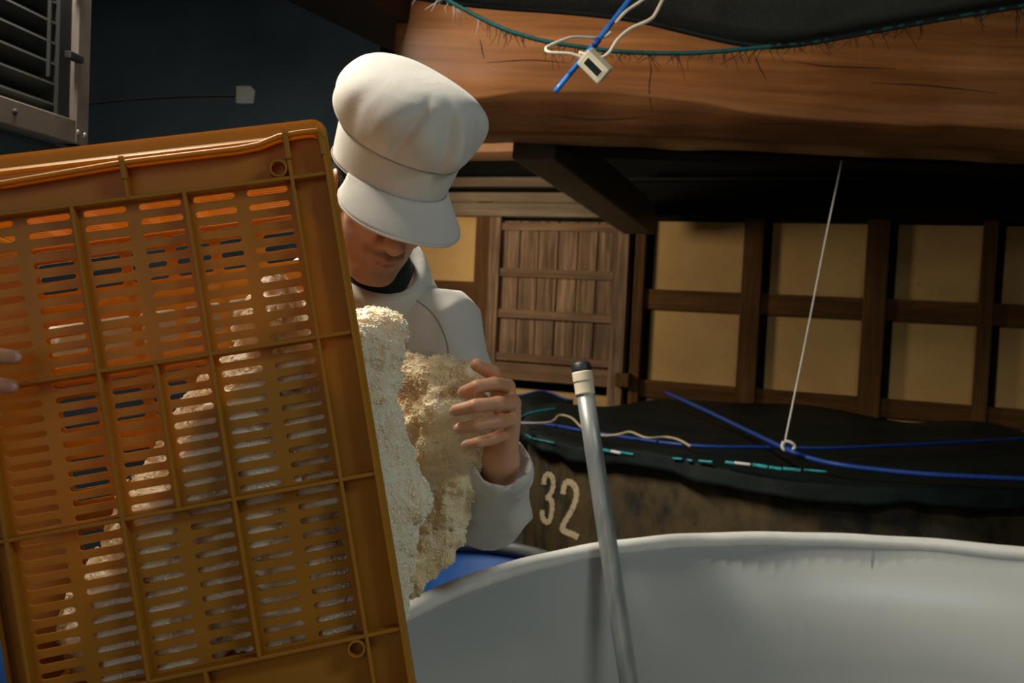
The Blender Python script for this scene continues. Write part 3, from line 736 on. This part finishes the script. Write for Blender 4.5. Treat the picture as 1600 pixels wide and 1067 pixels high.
for (u, v) in Po:
    iu = u-math.copysign(min(.0042, abs(u)), u) if abs(u) > UO-.012 else u; iv = v-math.copysign(.0042, v) if v > VO-.012 or v < -VO-.008 else v
    s = sag(u, v)
    for (uu, vv, y) in ((u, v-s, -.001), (u, v-s, .030), (iu, iv-s, .030), (iu, iv-s, -.001)): V.append((uu, y, vv))
for i in range(n):
    j = (i+1) % n
    for k in range(4): F.append((i*4+k, i*4+(k+1) % 4, j*4+(k+1) % 4, j*4+k))
o = mesh('outer_lip', V, F, M_crate, cr, smooth=False); m = o.modifiers.new('b', 'BEVEL'); m.width = .001; m.segments = 2; m.limit_method = 'ANGLE'
def loft(name, secs):
    V = []; F = []
    for (y, hu, hv) in secs:
        for (u, v) in rrect(hu, hv, .014): V.append((u, y, v))
    n = len(Po)
    for i in range(len(secs)-1):
        for k in range(n): F.append((i*n+k, i*n+(k+1) % n, (i+1)*n+(k+1) % n, (i+1)*n+k))
    o = mesh(name, V, F, M_crate, cr, smooth=False); m = o.modifiers.new('t', 'SOLIDIFY'); m.thickness = .0035; m.offset = -1; return o
BD = [Vector((u, -.0005, v-sag(u, v)-.0012)) for u, v in Po if v > VO-.011]
V, F = tube_data(sorted(BD, key=lambda p: p.x), .0030, 8); mesh('lip_bead', V, F, M_crate, cr)
loft('skirt', [(.019, UO-.004, VO-.004), (.030, UO-.001, VO+.002), (.036, UO+.003, VO+.018), (.050, UO+.003, VO+.019), (.054, UO, VO+.014), (.058, UI+.010, VL_[0]+.012)])
DB = .285
tw = .0035
V = []; F = []   # the upper end wall is slotted like the long sides
ne = 16
for c in range(6):
    for k in range(ne):
        h = (DB-PY)/ne; cell(-UI+c*.06, -UI+(c+1)*.06, PY+k*h, PY+(k+1)*h, .0465, .0088)
V = [(v[0], v[2], VL_[0]+.003+(v[1]-PY)) for v in V]
mesh('end_wall', V, F, M_crate, cr, smooth=False)
cbox('end_wall', -UI-.004, UI+.012, PY, DB, VL_[3]-.003-tw, VL_[3]-.003)
cbox('base_wall', -UI-.004-tw, -UI-.004, PY, DB, VL_[3]-.005, VL_[0]+.005)
bp_ = bpy.data.objects.new('back_panel', bpy.data.objects['base_panel'].data); link(bp_, cr); bp_.location = (0, DB-PY-PT, 0)
bpy.data.objects['base_panel'].name = 'front_panel'
for u in (-UI, -.06, .06, UI): cbox('rib', u-RT, u+RT, DB-.001, DB+.016, VL_[3], VL_[0])
for v in VL_: cbox('rib', -UO+.022, UO, DB-.001, DB+.016, v-RT, v+RT)
for (u0, u1, v0, v1) in ((UI, UO, VL_[3], VL_[0]), (-UO+.022, -UI, VL_[3], VL_[0])): cbox('border_panel', u0, u1, DB-PT, DB, v0, v1)
for v in (.06, -.06, -.2, .2): cbox('wall_rib', -UI-.016, -UI-.006, PY, DB, v-.002, v+.002)
for (u, v) in ((UI-.0135, VL_[0]+.0125), (-UI+.0135, VL_[0]+.0125), (UI-.0135, VL_[3]-.0125), (-UI+.0135, VL_[3]-.0125)):
    pr = [(.0105, PY), (.0105, .001), (.0095, 0), (.0082, 0), (.0075, .001), (.0075, PY)]
    V = []; F = []
    for k in range(24):
        a = 2*math.pi*k/24
        for (r, y) in pr: V.append((u+r*math.cos(a), y, v+r*math.sin(a)))
    for k in range(24):
        for i in range(5): F.append((k*6+i, ((k+1) % 24)*6+i, ((k+1) % 24)*6+i+1, k*6+i+1))
    mesh('ring_boss', V, F, M_crate, cr)
cpt = lambda u, y, v: np.array(CM @ Vector((u, y, v)))

# ------------------------------------------------------------------ the man
HC = at(600, 304, 1.54)
HM = Matrix.Translation(HC) @ Matrix.Rotation(R_(8.5), 4, 'Y') @ Matrix.Rotation(R_(27), 4, 'Z') @ Matrix.Rotation(R_(23), 4, 'X')
NB = at(574, 446, 1.66); LS = at(688, 512, 1.66); RS = at(420, 478, 1.72)
EL = at(766, 792, 1.63); WL = at(783, 716, 1.44)
ER = at(95, 530, 1.50); WR = at(-130, 602, 1.23)
PV = Vector((-.37, 2.0, .93)); CH = at(552, 640, 1.80)
LK = Vector((-.25, 1.98, .50)); RK = Vector((-.50, 1.98, .50)); LF = Vector((-.24, 2.06, .08)); RF = Vector((-.54, 2.06, .08))
man = empty('person', (PV.x, PV.y, 0))
tag(man, 'person in white cap and coat bending over the tank, emptying rice from the orange crate', 'person')
MI = man.matrix_basis.copy(); MI.translation = man.location; 
def to_man(V): return np.asarray(V)-np.array(man.location)
H = HM
hd = []
A_ = lambda *a, **k: hd.append(xf(*a, **k))
A_(ell, H, (0, .015, .03), (.076, .096, .090), k=.02)
A_(ell, H, (0, -.022, -.040), (.062, .066, .078), k=.02)
A_(ell, H, (0, -.066, -.104), (.024, .022, .019), k=.022)
for s in (-1, 1):
    A_(cap, H, (s*.054, .0, -.055), (s*.018, -.060, -.103), .019, .016, k=.02)
    A_(ell, H, (s*.040, -.060, -.022), (.026, .024, .024), k=.02)
    A_(cap, H, (s*.012, -.086, .028), (s*.045, -.072, .026), .010, .010, k=.014)
    A_(ell, H, (s*.031, -.092, .004), (.017, .013, .011), k=.012, op=-1)
    A_(ell, H, (s*.079, .010, -.012), (.009, .019, .031), k=.008)
    A_(ell, H, (s*.084, .004, -.010), (.006, .009, .016), k=.006, op=-1)
    A_(ell, H, (s*.0145, -.097, -.041), (.0092, .011, .0085), k=.006)
A_(cap, H, (0, -.088, .016), (0, -.111, -.036), .0090, .0130, k=.012)
A_(ell, H, (0, -.113, -.039), (.0125, .0115, .0105), k=.006)
for s in (-1, 1): A_(ell, H, (s*.0075, -.107, -.0505), (.004, .006, .004), k=.003, op=-1)
A_(ell, H, (0, -.082, -.066), (.032, .017, .022), k=.012)
A_(cap, H, (-.019, -.089, -.0690), (0, -.0965, -.0660), .0045, .0062, k=.005); A_(cap, H, (.019, -.089, -.0690), (0, -.0965, -.0660), .0045, .0062, k=.005)
A_(cap, H, (-.016, -.089, -.0755), (0, -.0945, -.0775), .0045, .0070, k=.005); A_(cap, H, (.016, -.089, -.0755), (0, -.0945, -.0775), .0045, .0070, k=.005)
A_(cap, H, (-.023, -.0925, -.0698), (0, -.1015, -.0722), .0016, .0020, k=.003, op=-1); A_(cap, H, (.023, -.0925, -.0698), (0, -.1015, -.0722), .0016, .0020, k=.003, op=-1)
A_(ell, H, (0, -.094, -.090), (.018, .007, .005), k=.008, op=-1)
bd = list(hd)
g = lambda p: tuple(H @ Vector(p))
bd.append(cap(g((0, .02, -.05)), NB, .054, .060, k=.03))
bd += [cap(NB, LS, .055, .050, k=.04), cap(NB, RS, .055, .050, k=.04), cap(CH, PV, .125, .13, k=.06), cap((NB+CH)/2, CH, .10, .13, k=.06)]
bd += [cap(LS, EL, .050, .042, k=.03), cap(EL, WL, .042, .028, k=.02), cap(RS, ER, .050, .042, k=.03), cap(ER, WR, .042, .028, k=.02)]
bd += [cap(PV+Vector((.08, 0, -.03)), LK, .075, .055, k=.04), cap(PV-Vector((.08, 0, .03)), RK, .075, .055, k=.04), cap(LK, LF, .053, .036, k=.03), cap(RK, RF, .053, .036, k=.03)]
def hand(wrist, knuckles, fingers, thumb, rw=.026):
    kc = sum((Vector(k) for k in knuckles), Vector())/len(knuckles)
    for i, kn in enumerate(knuckles):
        s = Vector(wrist).lerp(kc, .25)+(Vector(kn)-kc)*.55
        bd.append(cap(s, kn, .0155, .0112, k=.014))
    for i, (kn, ch) in enumerate(zip(knuckles, fingers)):
        rr = (.0098, .0100, .0096, .0084)[i]; P = [kn]+list(ch); r0 = rr+.001
        for a, b in zip(P[:-1], P[1:]):
            bd.append(cap(a, b, r0, r0-.0008, k=.0025)); r0 -= .0009
    P = list(thumb)
    bd.append(cap(P[0], P[1], .015, .0125, k=.012)); bd.append(cap(P[1], P[2], .0122, .0108, k=.003)); bd.append(cap(P[2], P[3], .0108, .0092, k=.003))
HL_K = [at(793, 604, 1.395), at(802, 630, 1.385), at(799, 655, 1.388), at(789, 678, 1.400)]
HL_F = [[at(772, 600, 1.355), at(745, 604, 1.340), at(724, 612, 1.350)], [at(778, 630, 1.340), at(742, 634, 1.322), at(712, 641, 1.332)],
        [at(776, 660, 1.345), at(744, 665, 1.328), at(718, 669, 1.338)], [at(770, 686, 1.365), at(748, 691, 1.350), at(730, 694, 1.358)]]
HL_T = [at(778, 682, 1.440), at(780, 618, 1.425), at(770, 583, 1.405), at(745, 570, 1.385)]
hand(WL, HL_K, HL_F, HL_T)
dn = -np.array(CM.col[1][:3])   # out of the crate's base, towards the camera
fp = lambda px, py, d: Vector(at(px, py, 1.05))+Vector(dn*d)
HR_K = [at(-96, 548, 1.105), at(-100, 590, 1.105), at(-98, 632, 1.11), at(-94, 670, 1.12)]
HR_F = [[at(-66, 549, 1.040), at(-28, 553, 1.022), at(22, 558, 1.034)], [at(-70, 594, 1.040), at(-32, 598, 1.022), at(16, 604, 1.032)],
        [at(-70, 636, 1.042), at(-28, 640, 1.026), at(-12, 646, 1.032)], [at(-68, 674, 1.044), at(-42, 678, 1.030), at(-32, 684, 1.033)]]
HR_T = [at(-128, 600, 1.20), at(-112, 560, 1.22), at(-100, 532, 1.245), at(-92, 515, 1.265)]
hand(WR, HR_K, HR_F, HR_T)
bv, bf = surface(bd, .0030)
# natural skin tints: lips, stubble and moustache, knuckles and fingertips
HI = np.array(HM.inverted()); L = bv @ HI[:3, :3].T+HI[:3, 3]
col = np.tile(np.array([.60, .30, .165, 1.0]), (len(bv), 1))
def blend(w, c): col[:, :3] = col[:, :3]*(1-w[:, None])+np.array(c)*w[:, None]
G_ = lambda c, s: np.exp(-(((L-np.array(c))/np.array(s))**2).sum(1))
blend(np.clip(G_((0, -.10, -.0585), (.027, .03, .0055))*1.3, 0, .75), (.07, .045, .035))
blend(np.clip(G_((0, -.09, -.100), (.040, .05, .020))*.6, 0, .40), (.17, .10, .075))
blend(np.clip(G_((0, -.10, -.0712), (.021, .03, .0085))*1.2, 0, .8), (.36, .13, .10))
blend(np.clip(G_((0, -.115, -.03), (.022, .03, .018))*.5, 0, .4), (.50, .20, .13))
for f_ in HL_F+HR_F:
    t = np.array(f_[-1]); w = np.exp(-((bv-t)**2).sum(1)/.012**2); blend(w*.5, (.55, .22, .15))
np_mesh('body', to_man(bv), bf, M_skin, man, col)
for i, f_ in enumerate(HL_F+HR_F):
    tip, pre = Vector(f_[-1]), Vector(f_[-2]); d = (tip-pre).normalized(); cdir = (Vector((0, 0, CZ))-tip); cdir = (cdir-d*cdir.dot(d)).normalized()
    s = d.cross(cdir); Mn = Matrix((d, s, cdir)).transposed().to_4x4(); Mn.translation = tip+d*.001+cdir*.0055-man.location
    bm = bmesh.new(); bmesh.ops.create_uvsphere(bm, u_segments=12, v_segments=8, radius=1); bmesh.ops.scale(bm, vec=(.0062, .0050, .0022), verts=bm.verts); bm.transform(Mn)
    bm_obj('fingernail', bm, M_nail, man, True)
for s in (-1, 1):
    for nm, rad, off, mt in (('eye', .0122, 0, M_eye), ('iris', .0062, -.0078, M_iris)):
        bm = bmesh.new(); bmesh.ops.create_uvsphere(bm, u_segments=16, v_segments=10, radius=rad)
        bm.transform(Matrix.Translation(-man.location) @ HM @ Matrix.Translation((s*.031, -.0745+off, .003))); bm_obj(nm, bm, mt, man, True)
hr = [xf(ell, H, (0, .018, .028), (.0815, .0985, .093), k=.01), xf(ell, H, (0, -.085, -.02), (.085, .075, .12), k=.01, op=-1), xf(ell, H, (0, -.02, -.12), (.2, .2, .10), k=.01, op=-1)]
hv, hf = surface(hr, .005, post=lambda P, d: d+vnoise(P, 300.)*.0015, slack=.002); np_mesh('hair', to_man(hv), hf, M_hair, man)

# coat
cuffL = EL.lerp(WL, .86); cuffR = ER.lerp(WR, .86); dL = (WL-EL).normalized(); dR = (WR-ER).normalized()
jk = [cap(LS+Vector((-.03, 0, -.02)), RS+Vector((.03, 0, -.02)), .062, k=.04), cap(NB+Vector((0, .02, -.04)), LS+Vector((0, 0, -.006)), .072, .057, k=.03), cap(NB+Vector((0, .02, -.04)), RS+Vector((0, 0, -.006)), .060, .056, k=.03),
      ell(CH+Vector((0, 0, .10)), (.175, .125, .21), k=.06), cap(CH, PV+Vector((0, 0, -.02)), .140, .150, k=.06), cap(PV, PV+Vector((0, 0, -.13)), .155, .165, k=.04),
      cap(LS, EL, .064, .060, k=.03), cap(EL, cuffL, .060, .049, k=.03), cap(RS, ER, .064, .058, k=.03), cap(ER, cuffR, .058, .049, k=.03),
      cap(cuffL+dL*.02, cuffL+dL*.12, .043, .05, k=.006, op=-1), cap(cuffR+dR*.02, cuffR+dR*.12, .043, .05, k=.006, op=-1),
      cap(NB+Vector((0, 0, -.01)), HC+Vector((-.01, .05, -.05)), .058, .066, k=.008, op=-1),
      cap(PV+Vector((0, 0, -.30)), PV+Vector((0, 0, -.40)), .25, k=.005, op=-1)]
def folds(P, d):
    Q = P.copy(); Q[:, 2] *= .55
    w = vnoise(Q+.06*np.stack([vnoise(P, 6., 3.), vnoise(P, 6., 9.), vnoise(P, 6., 17.)], 1), 15.)
    return d+.016*np.abs(w)-.006+.004*np.abs(vnoise(Q, 31., 5.))
jv, jf = surface(jk, .0045, post=folds, slack=.012); np_mesh('coat', to_man(jv), jf, M_cloth, man)
from mathutils.bvhtree import BVHTree
tree = BVHTree.FromPolygons([Vector(v) for v in jv], [tuple(int(q) for q in f) for f in jf])
def seam_on_coat(pts):
    P = []
    for q in catmull([Vector((x, y, 0)) for x, y in pts], 8):
        h = tree.ray_cast(Vector((0, 0, CZ)), ray(q.x, q.y).normalized())
        if h[0] is not None: P.append(h[0]+h[1]*.0006-man.location)
    if len(P) > 2: V, F = tube_data(P, .0011, 6); mesh('coat_seam', V, F, M_thread, man)
seam_on_coat([(652, 470), (668, 482), (684, 500), (697, 530), (702, 560)])
seam_on_coat([(596, 500), (590, 540), (588, 590)])
sh_ = [cap(NB+Vector((0, .01, -.10)), NB+(HC+Vector((0, .05, -.08))-NB).normalized()*.035, .085, .0645, k=.03)]
sv, sf = surface(sh_, .006); np_mesh('undershirt', to_man(sv), sf, M_shirt, man)
# coat collar: a turned-down band round the neck
nax = (HC+Vector((0, .05, -.08))-NB).normalized(); ns = nax.cross(Vector((0, 1, 0))).normalized(); ny = ns.cross(nax)
Gc = []
for i, (rad, hh) in enumerate(((.060, .020), (.063, .058), (.070, .074), (.083, .066), (.098, .042), (.112, .010))):
    row = []
    for k in range(41):
        a = R_(-34-164+328*k/40); e = abs(k-20)/20
        f = rad+.010*e**6*(i > 2); p = NB+nax*(hh-.016*e**3*(1 if i < 3 else 1.8))+(-ny if False else ny)*0
        p = p+(ny*math.cos(a)*-1.0*-1.0+ns*math.sin(a))*f
        row.append(p-man.location)
    Gc.append(row)
sheet('collar', Gc, M_cloth, man, .004)
tr_ = [cap(PV+Vector((.085, 0, -.02)), LK, .115, .085, k=.05), cap(PV-Vector((.085, 0, .02)), RK, .115, .085, k=.05), cap(LK, LF+Vector((0, 0, .12)), .085, .075, k=.04), cap(RK, RF+Vector((0, 0, .12)), .085, .075, k=.04)]
tv, tf = surface(tr_, .010, post=folds, slack=.012); np_mesh('trousers', to_man(tv), tf, M_cloth, man)
for F_ in (LF, RF):
    b_ = [cap(F_+Vector((0, .01, -.02)), F_+Vector((0, .01, .22)), .058, .066, k=.03), cap(F_+Vector((0, .02, -.025)), F_+Vector((0, -.13, -.035)), .052, .044, k=.03)]
    v_, f_ = surface(b_, .008); v_[:, 2] = np.maximum(v_[:, 2], 0.0); np_mesh('boot', to_man(v_), f_, M_rubber, man)

# cap: puffed crown with pleats, band, visor
CA, CB, CY = .0895, .1060, .010
CPM = Matrix.Translation(-man.location) @ HM @ Matrix.Rotation(R_(3), 4, 'X')
prof_z = [(.034, 1.00), (.050, 1.02), (.068, 1.04), (.084, 1.055), (.088, 1.05), (.091, 1.09), (.101, 1.18), (.116, 1.275), (.133, 1.32), (.149, 1.295), (.163, 1.215), (.175, 1.09), (.185, .92), (.192, .71), (.197, .48), (.1995, .23), (.200, .02)]
_pc = catmull([Vector((p[1], 0, p[0])) for p in prof_z], 6); zz = np.array([p.z for p in _pc]); rr = np.array([p.x for p in _pc])
na = 160
def cap_pt(a, s, band):
    z = float(np.interp(s, np.linspace(0, 1, len(zz)), zz)); r = float(np.interp(s, np.linspace(0, 1, len(zz)), rr)); off = 0
    if not band:
        t = (z-.088)/.1025; env = math.sin(math.pi*min(1, max(0, t))**.8)*min(1, r/.9)**2
        for a0, w_, A0, sl in ((-26, 4, -.012, 16), (-40, 10, .008, 14), (14, 5, -.009, -8), (24, 7, .010, -8), (-6, 14, .005, 0), (52, 8, -.006, -12), (-66, 9, -.005, 10), (78, 9, -.006, 0), (110, 14, .005, 0), (-110, 12, -.006, 0), (150, 12, .005, 0), (180, 10, -.005, 0), (-150, 12, .005, 0)):
            da = (math.degrees(a)-a0-sl*t+180) % 360-180; off += A0*math.exp(-(da/w_)**2)*env
        off += .004*math.sin(3*a+5*t)*env
    x = math.sin(a)*(CA*r+off); y = CY-math.cos(a)*(CB*r*(1 if r < 1.1 else 1-.12*(r-1.1)/.285)+off)
    rk = min(1, r/1.2)**1.5
    zt = z+(.010*math.sin(a*2+.6)*max(0, (z-.11))/.1+.008*math.cos(a)*max(0, z-.09)/.10)*rk
    return (x, y, zt)
def cap_mesh(name, s0, s1, ns_, band, parent):
    V = []; F = []
    for i in range(ns_+1):
        s = s0+(s1-s0)*i/ns_
        for k in range(na): V.append(cap_pt(-math.pi+2*math.pi*k/na, s, band))
    for i in range(ns_):
        for k in range(na): F.append((i*na+k, i*na+(k+1) % na, (i+1)*na+(k+1) % na, (i+1)*na+k))
    if not band: F.append(tuple(ns_*na+k for k in range(na)))
    o = mesh(name, V, F, M_cloth, parent, M=CPM); m = o.modifiers.new('t', 'SOLIDIFY'); m.thickness = .002; return o
sb = 4/16
cp_ = cap_mesh('cap', sb-.01, 1.0, 64, False, man); cap_mesh('cap_band', 0, sb+.01, 10, True, cp_)
def ring(name, s, out, r, mt, a0=-180, a1=180):
    P = []
    for k in range(97):
        a = R_(a0+(a1-a0)*k/96); x, y, z = cap_pt(a, s, True); d = Vector((math.sin(a), -math.cos(a), 0)); P.append(CPM @ (Vector((x, y, z))+d*out))
    V, F = tube_data(P, r, 5); return mesh(name, V, F, mt, cp_)
ring('seam', sb-.002, .0012, .0007, M_thread); ring('seam', .005, .0015, .0007, M_thread)
Gv = []
for i in range(11):
    u = i/10; row = []
    for k in range(49):
        a0_ = -66+132*k/48; a = R_(a0_+7); x, y, z = cap_pt(a, 0.02, True)
        Lg = .064*max(0, 1-(abs(a0_)/66)**2.6)**.55
        d = Vector((math.sin(a)*.75, -math.cos(a), 0)).normalized()
        p = Vector((x, y, z))+d*(Lg*u*.90+.001)+Vector((0, 0, -(.50*Lg*u+.10*Lg*u*u)-.018*(math.sin(a)**2)*u))
        row.append(CPM @ p)
    Gv.append(row)
sheet('visor', Gv, M_cloth, cp_, .0035)
P = [p+Vector((0, -.0005, 0)) for p in Gv[-1]]; V, F = tube_data(P, .0020, 6); mesh('visor_piping', V, F, M_cloth, cp_)

# ------------------------------------------------------------------ steamed rice
def rice_post(P, d):
    return d+.013*vnoise(P, 17.)+.008*np.abs(vnoise(P, 40., 7.))-.003+.006*np.abs(vnoise(P, 90., 13.))+.0024*vnoise(P, 220., 23.)
def blob(px, py, Y, r, k=.012, s=(1, 1, 1)): return ell(at(px, py, Y), (px_r(r, Y)*s[0], px_r(r, Y)*s[1], px_r(r, Y)*s[2]), k=k)
def grains(name, V, F, n, parent, mt=None):
    """single cooked grains lying proud of the lump's surface"""
    T = np.concatenate([F[:, [0, 1, 2]], F[:, [0, 2, 3]]]); a, b, c = V[T[:, 0]], V[T[:, 1]], V[T[:, 2]]
    nr = np.cross(b-a, c-a); ar = np.linalg.norm(nr, axis=1); pr = ar/ar.sum(); t = RNG.choice(len(T), n, p=pr)
    u = RNG.random((n, 1)); v = RNG.random((n, 1)); fl = (u+v) > 1; u = np.where(fl, 1-u, u); v = np.where(fl, 1-v, v)
    p = a[t]+(b-a)[t]*u+(c-a)[t]*v; nn = nr[t]/(ar[t][:, None]+1e-12)
    d = RNG.normal(size=(n, 3)); d -= nn*(d*nn).sum(1)[:, None]*.75; d /= np.linalg.norm(d, axis=1)[:, None]
    s = np.cross(d, nn); s /= np.linalg.norm(s, axis=1)[:, None]+1e-9; w = np.cross(s, d)
    Lh = RNG.uniform(.0024, .0036, (n, 1)); R0 = RNG.uniform(.0009, .0013, (n, 1)); p = p-nn*R0*RNG.uniform(-.6, .9, (n, 1))
    vs = [p-d*Lh, p+d*Lh]
    for q in (-.4, .4):
        for k in range(5):
            an = 2*math.pi*k/5; vs.append(p+d*Lh*q+(s*math.cos(an)+w*math.sin(an))*R0)
    VV = np.stack(vs, 1).reshape(-1, 3); fs = []
    for k in range(5):
        k2 = (k+1) % 5; fs += [(0, 2+k2, 2+k), (2+k, 2+k2, 7+k2), (2+k, 7+k2, 7+k), (1, 7+k, 7+k2)]
    fs = np.array(fs); FF = (np.arange(n)[:, None, None]*12+fs[None]).reshape(-1, 3)
    o = np_mesh(name, VV, FF, mt or M_grain, parent); o['kind'] = 'stuff'; return o
# inside the crate (a slumped wedge in the lower right) and hanging out over its right side
rc = []
def wedge(u, v, y, r, ry): return ell(cpt(u, y, v), (r, ry, r), CM, k=.025)
for u, v, r in ((.13, .11, .050), (.15, .05, .055), (.10, .04, .055), (.06, .0, .06), (.15, -.02, .06), (.10, -.06, .07), (.02, -.05, .06), (-.02, -.09, .06), (.15, -.10, .06), (.06, -.13, .07), (-.05, -.13, .055), (-.09, -.17, .05), (.13, -.18, .07), (.04, -.20, .07), (-.04, -.20, .07), (-.12, -.21, .05), (.15, -.25, .06), (.07, -.26, .06), (-.02, -.26, .06), (-.10, -.265, .055)):
    rc.append(wedge(u, v, .125, r, .105))
for a in ((560, 535, 1.31, 46), (580, 520, 1.31, 34), (600, 515, 1.31, 26), (575, 600, 1.30, 52), (592, 560, 1.30, 36), (590, 670, 1.29, 56), (618, 720, 1.29, 46), (606, 760, 1.29, 58), (632, 770, 1.29, 42), (600, 820, 1.29, 50), (622, 850, 1.29, 34), (618, 890, 1.29, 34), (630, 915, 1.29, 22), (560, 700, 1.28, 60), (570, 800, 1.28, 56), (585, 880, 1.28, 45)):
    rc.append(blob(*a))
for v in (.06, -.02, -.10, -.18, -.25): rc += [ell(cpt(.185, .15, v), (.06, .10, .06), CM, k=.025)]
def rice_in(P, d):
    d = rice_post(P, d); A = np.array(CM.inverted()); Lc = P @ A[:3, :3].T+A[:3, 3]
    inside = (np.abs(Lc[:, 0]) < UO+.004)
    pen = np.maximum(.0255-Lc[:, 1], np.maximum(Lc[:, 1]-DB+.006, np.where(Lc[:, 1] < DB, np.maximum(np.abs(Lc[:, 2])-VL_[0]+.002, -UI+.001-Lc[:, 0]), -1)))
    return np.maximum(d, np.where(inside, pen, -1))
rv, rf = surface(rc, .0034, post=rice_in, slack=.03)
r1 = np_mesh('steamed_rice', rv, rf, M_rice, None); tag(r1, 'pale steamed rice filling the tipped crate and hanging over its right edge', 'rice', kind='stuff')
sel = rv[rf[:, 0]]; w = sel @ np.array([1, 0, 0]); vis = rf[(w > at(535, 600, 1.2).x)]
grains('rice_grains', rv, vis, 9000, r1); grains('rice_grains', rv, rf[(w <= at(535, 600, 1.2).x)], 5000, r1)
rd2 = []
for a in ((660, 600, 1.48, 52), (690, 580, 1.46, 38), (730, 585, 1.45, 34), (700, 640, 1.46, 58), (738, 650, 1.44, 44), (650, 660, 1.48, 58), (700, 700, 1.47, 60), (735, 710, 1.46, 38), (660, 730, 1.48, 60), (715, 755, 1.47, 44), (690, 790, 1.47, 48), (650, 800, 1.47, 52), (715, 800, 1.47, 24), (700, 835, 1.46, 30), (668, 850, 1.46, 40), (695, 868, 1.45, 20), (640, 880, 1.44, 36), (650, 905, 1.42, 20), (672, 885, 1.45, 18)):
    rd2.append(blob(*a))
rv, rf = surface(rd2, .0034, post=rice_post, slack=.03)
r2 = np_mesh('rice_clump', rv, rf, M_rice_warmlit, None); tag(r2, 'warm-lit clump of steamed rice being swept down by the bare hand', 'rice', kind='stuff')
grains('rice_grains', rv, rf, 8000, r2, M_grain_warmlit)
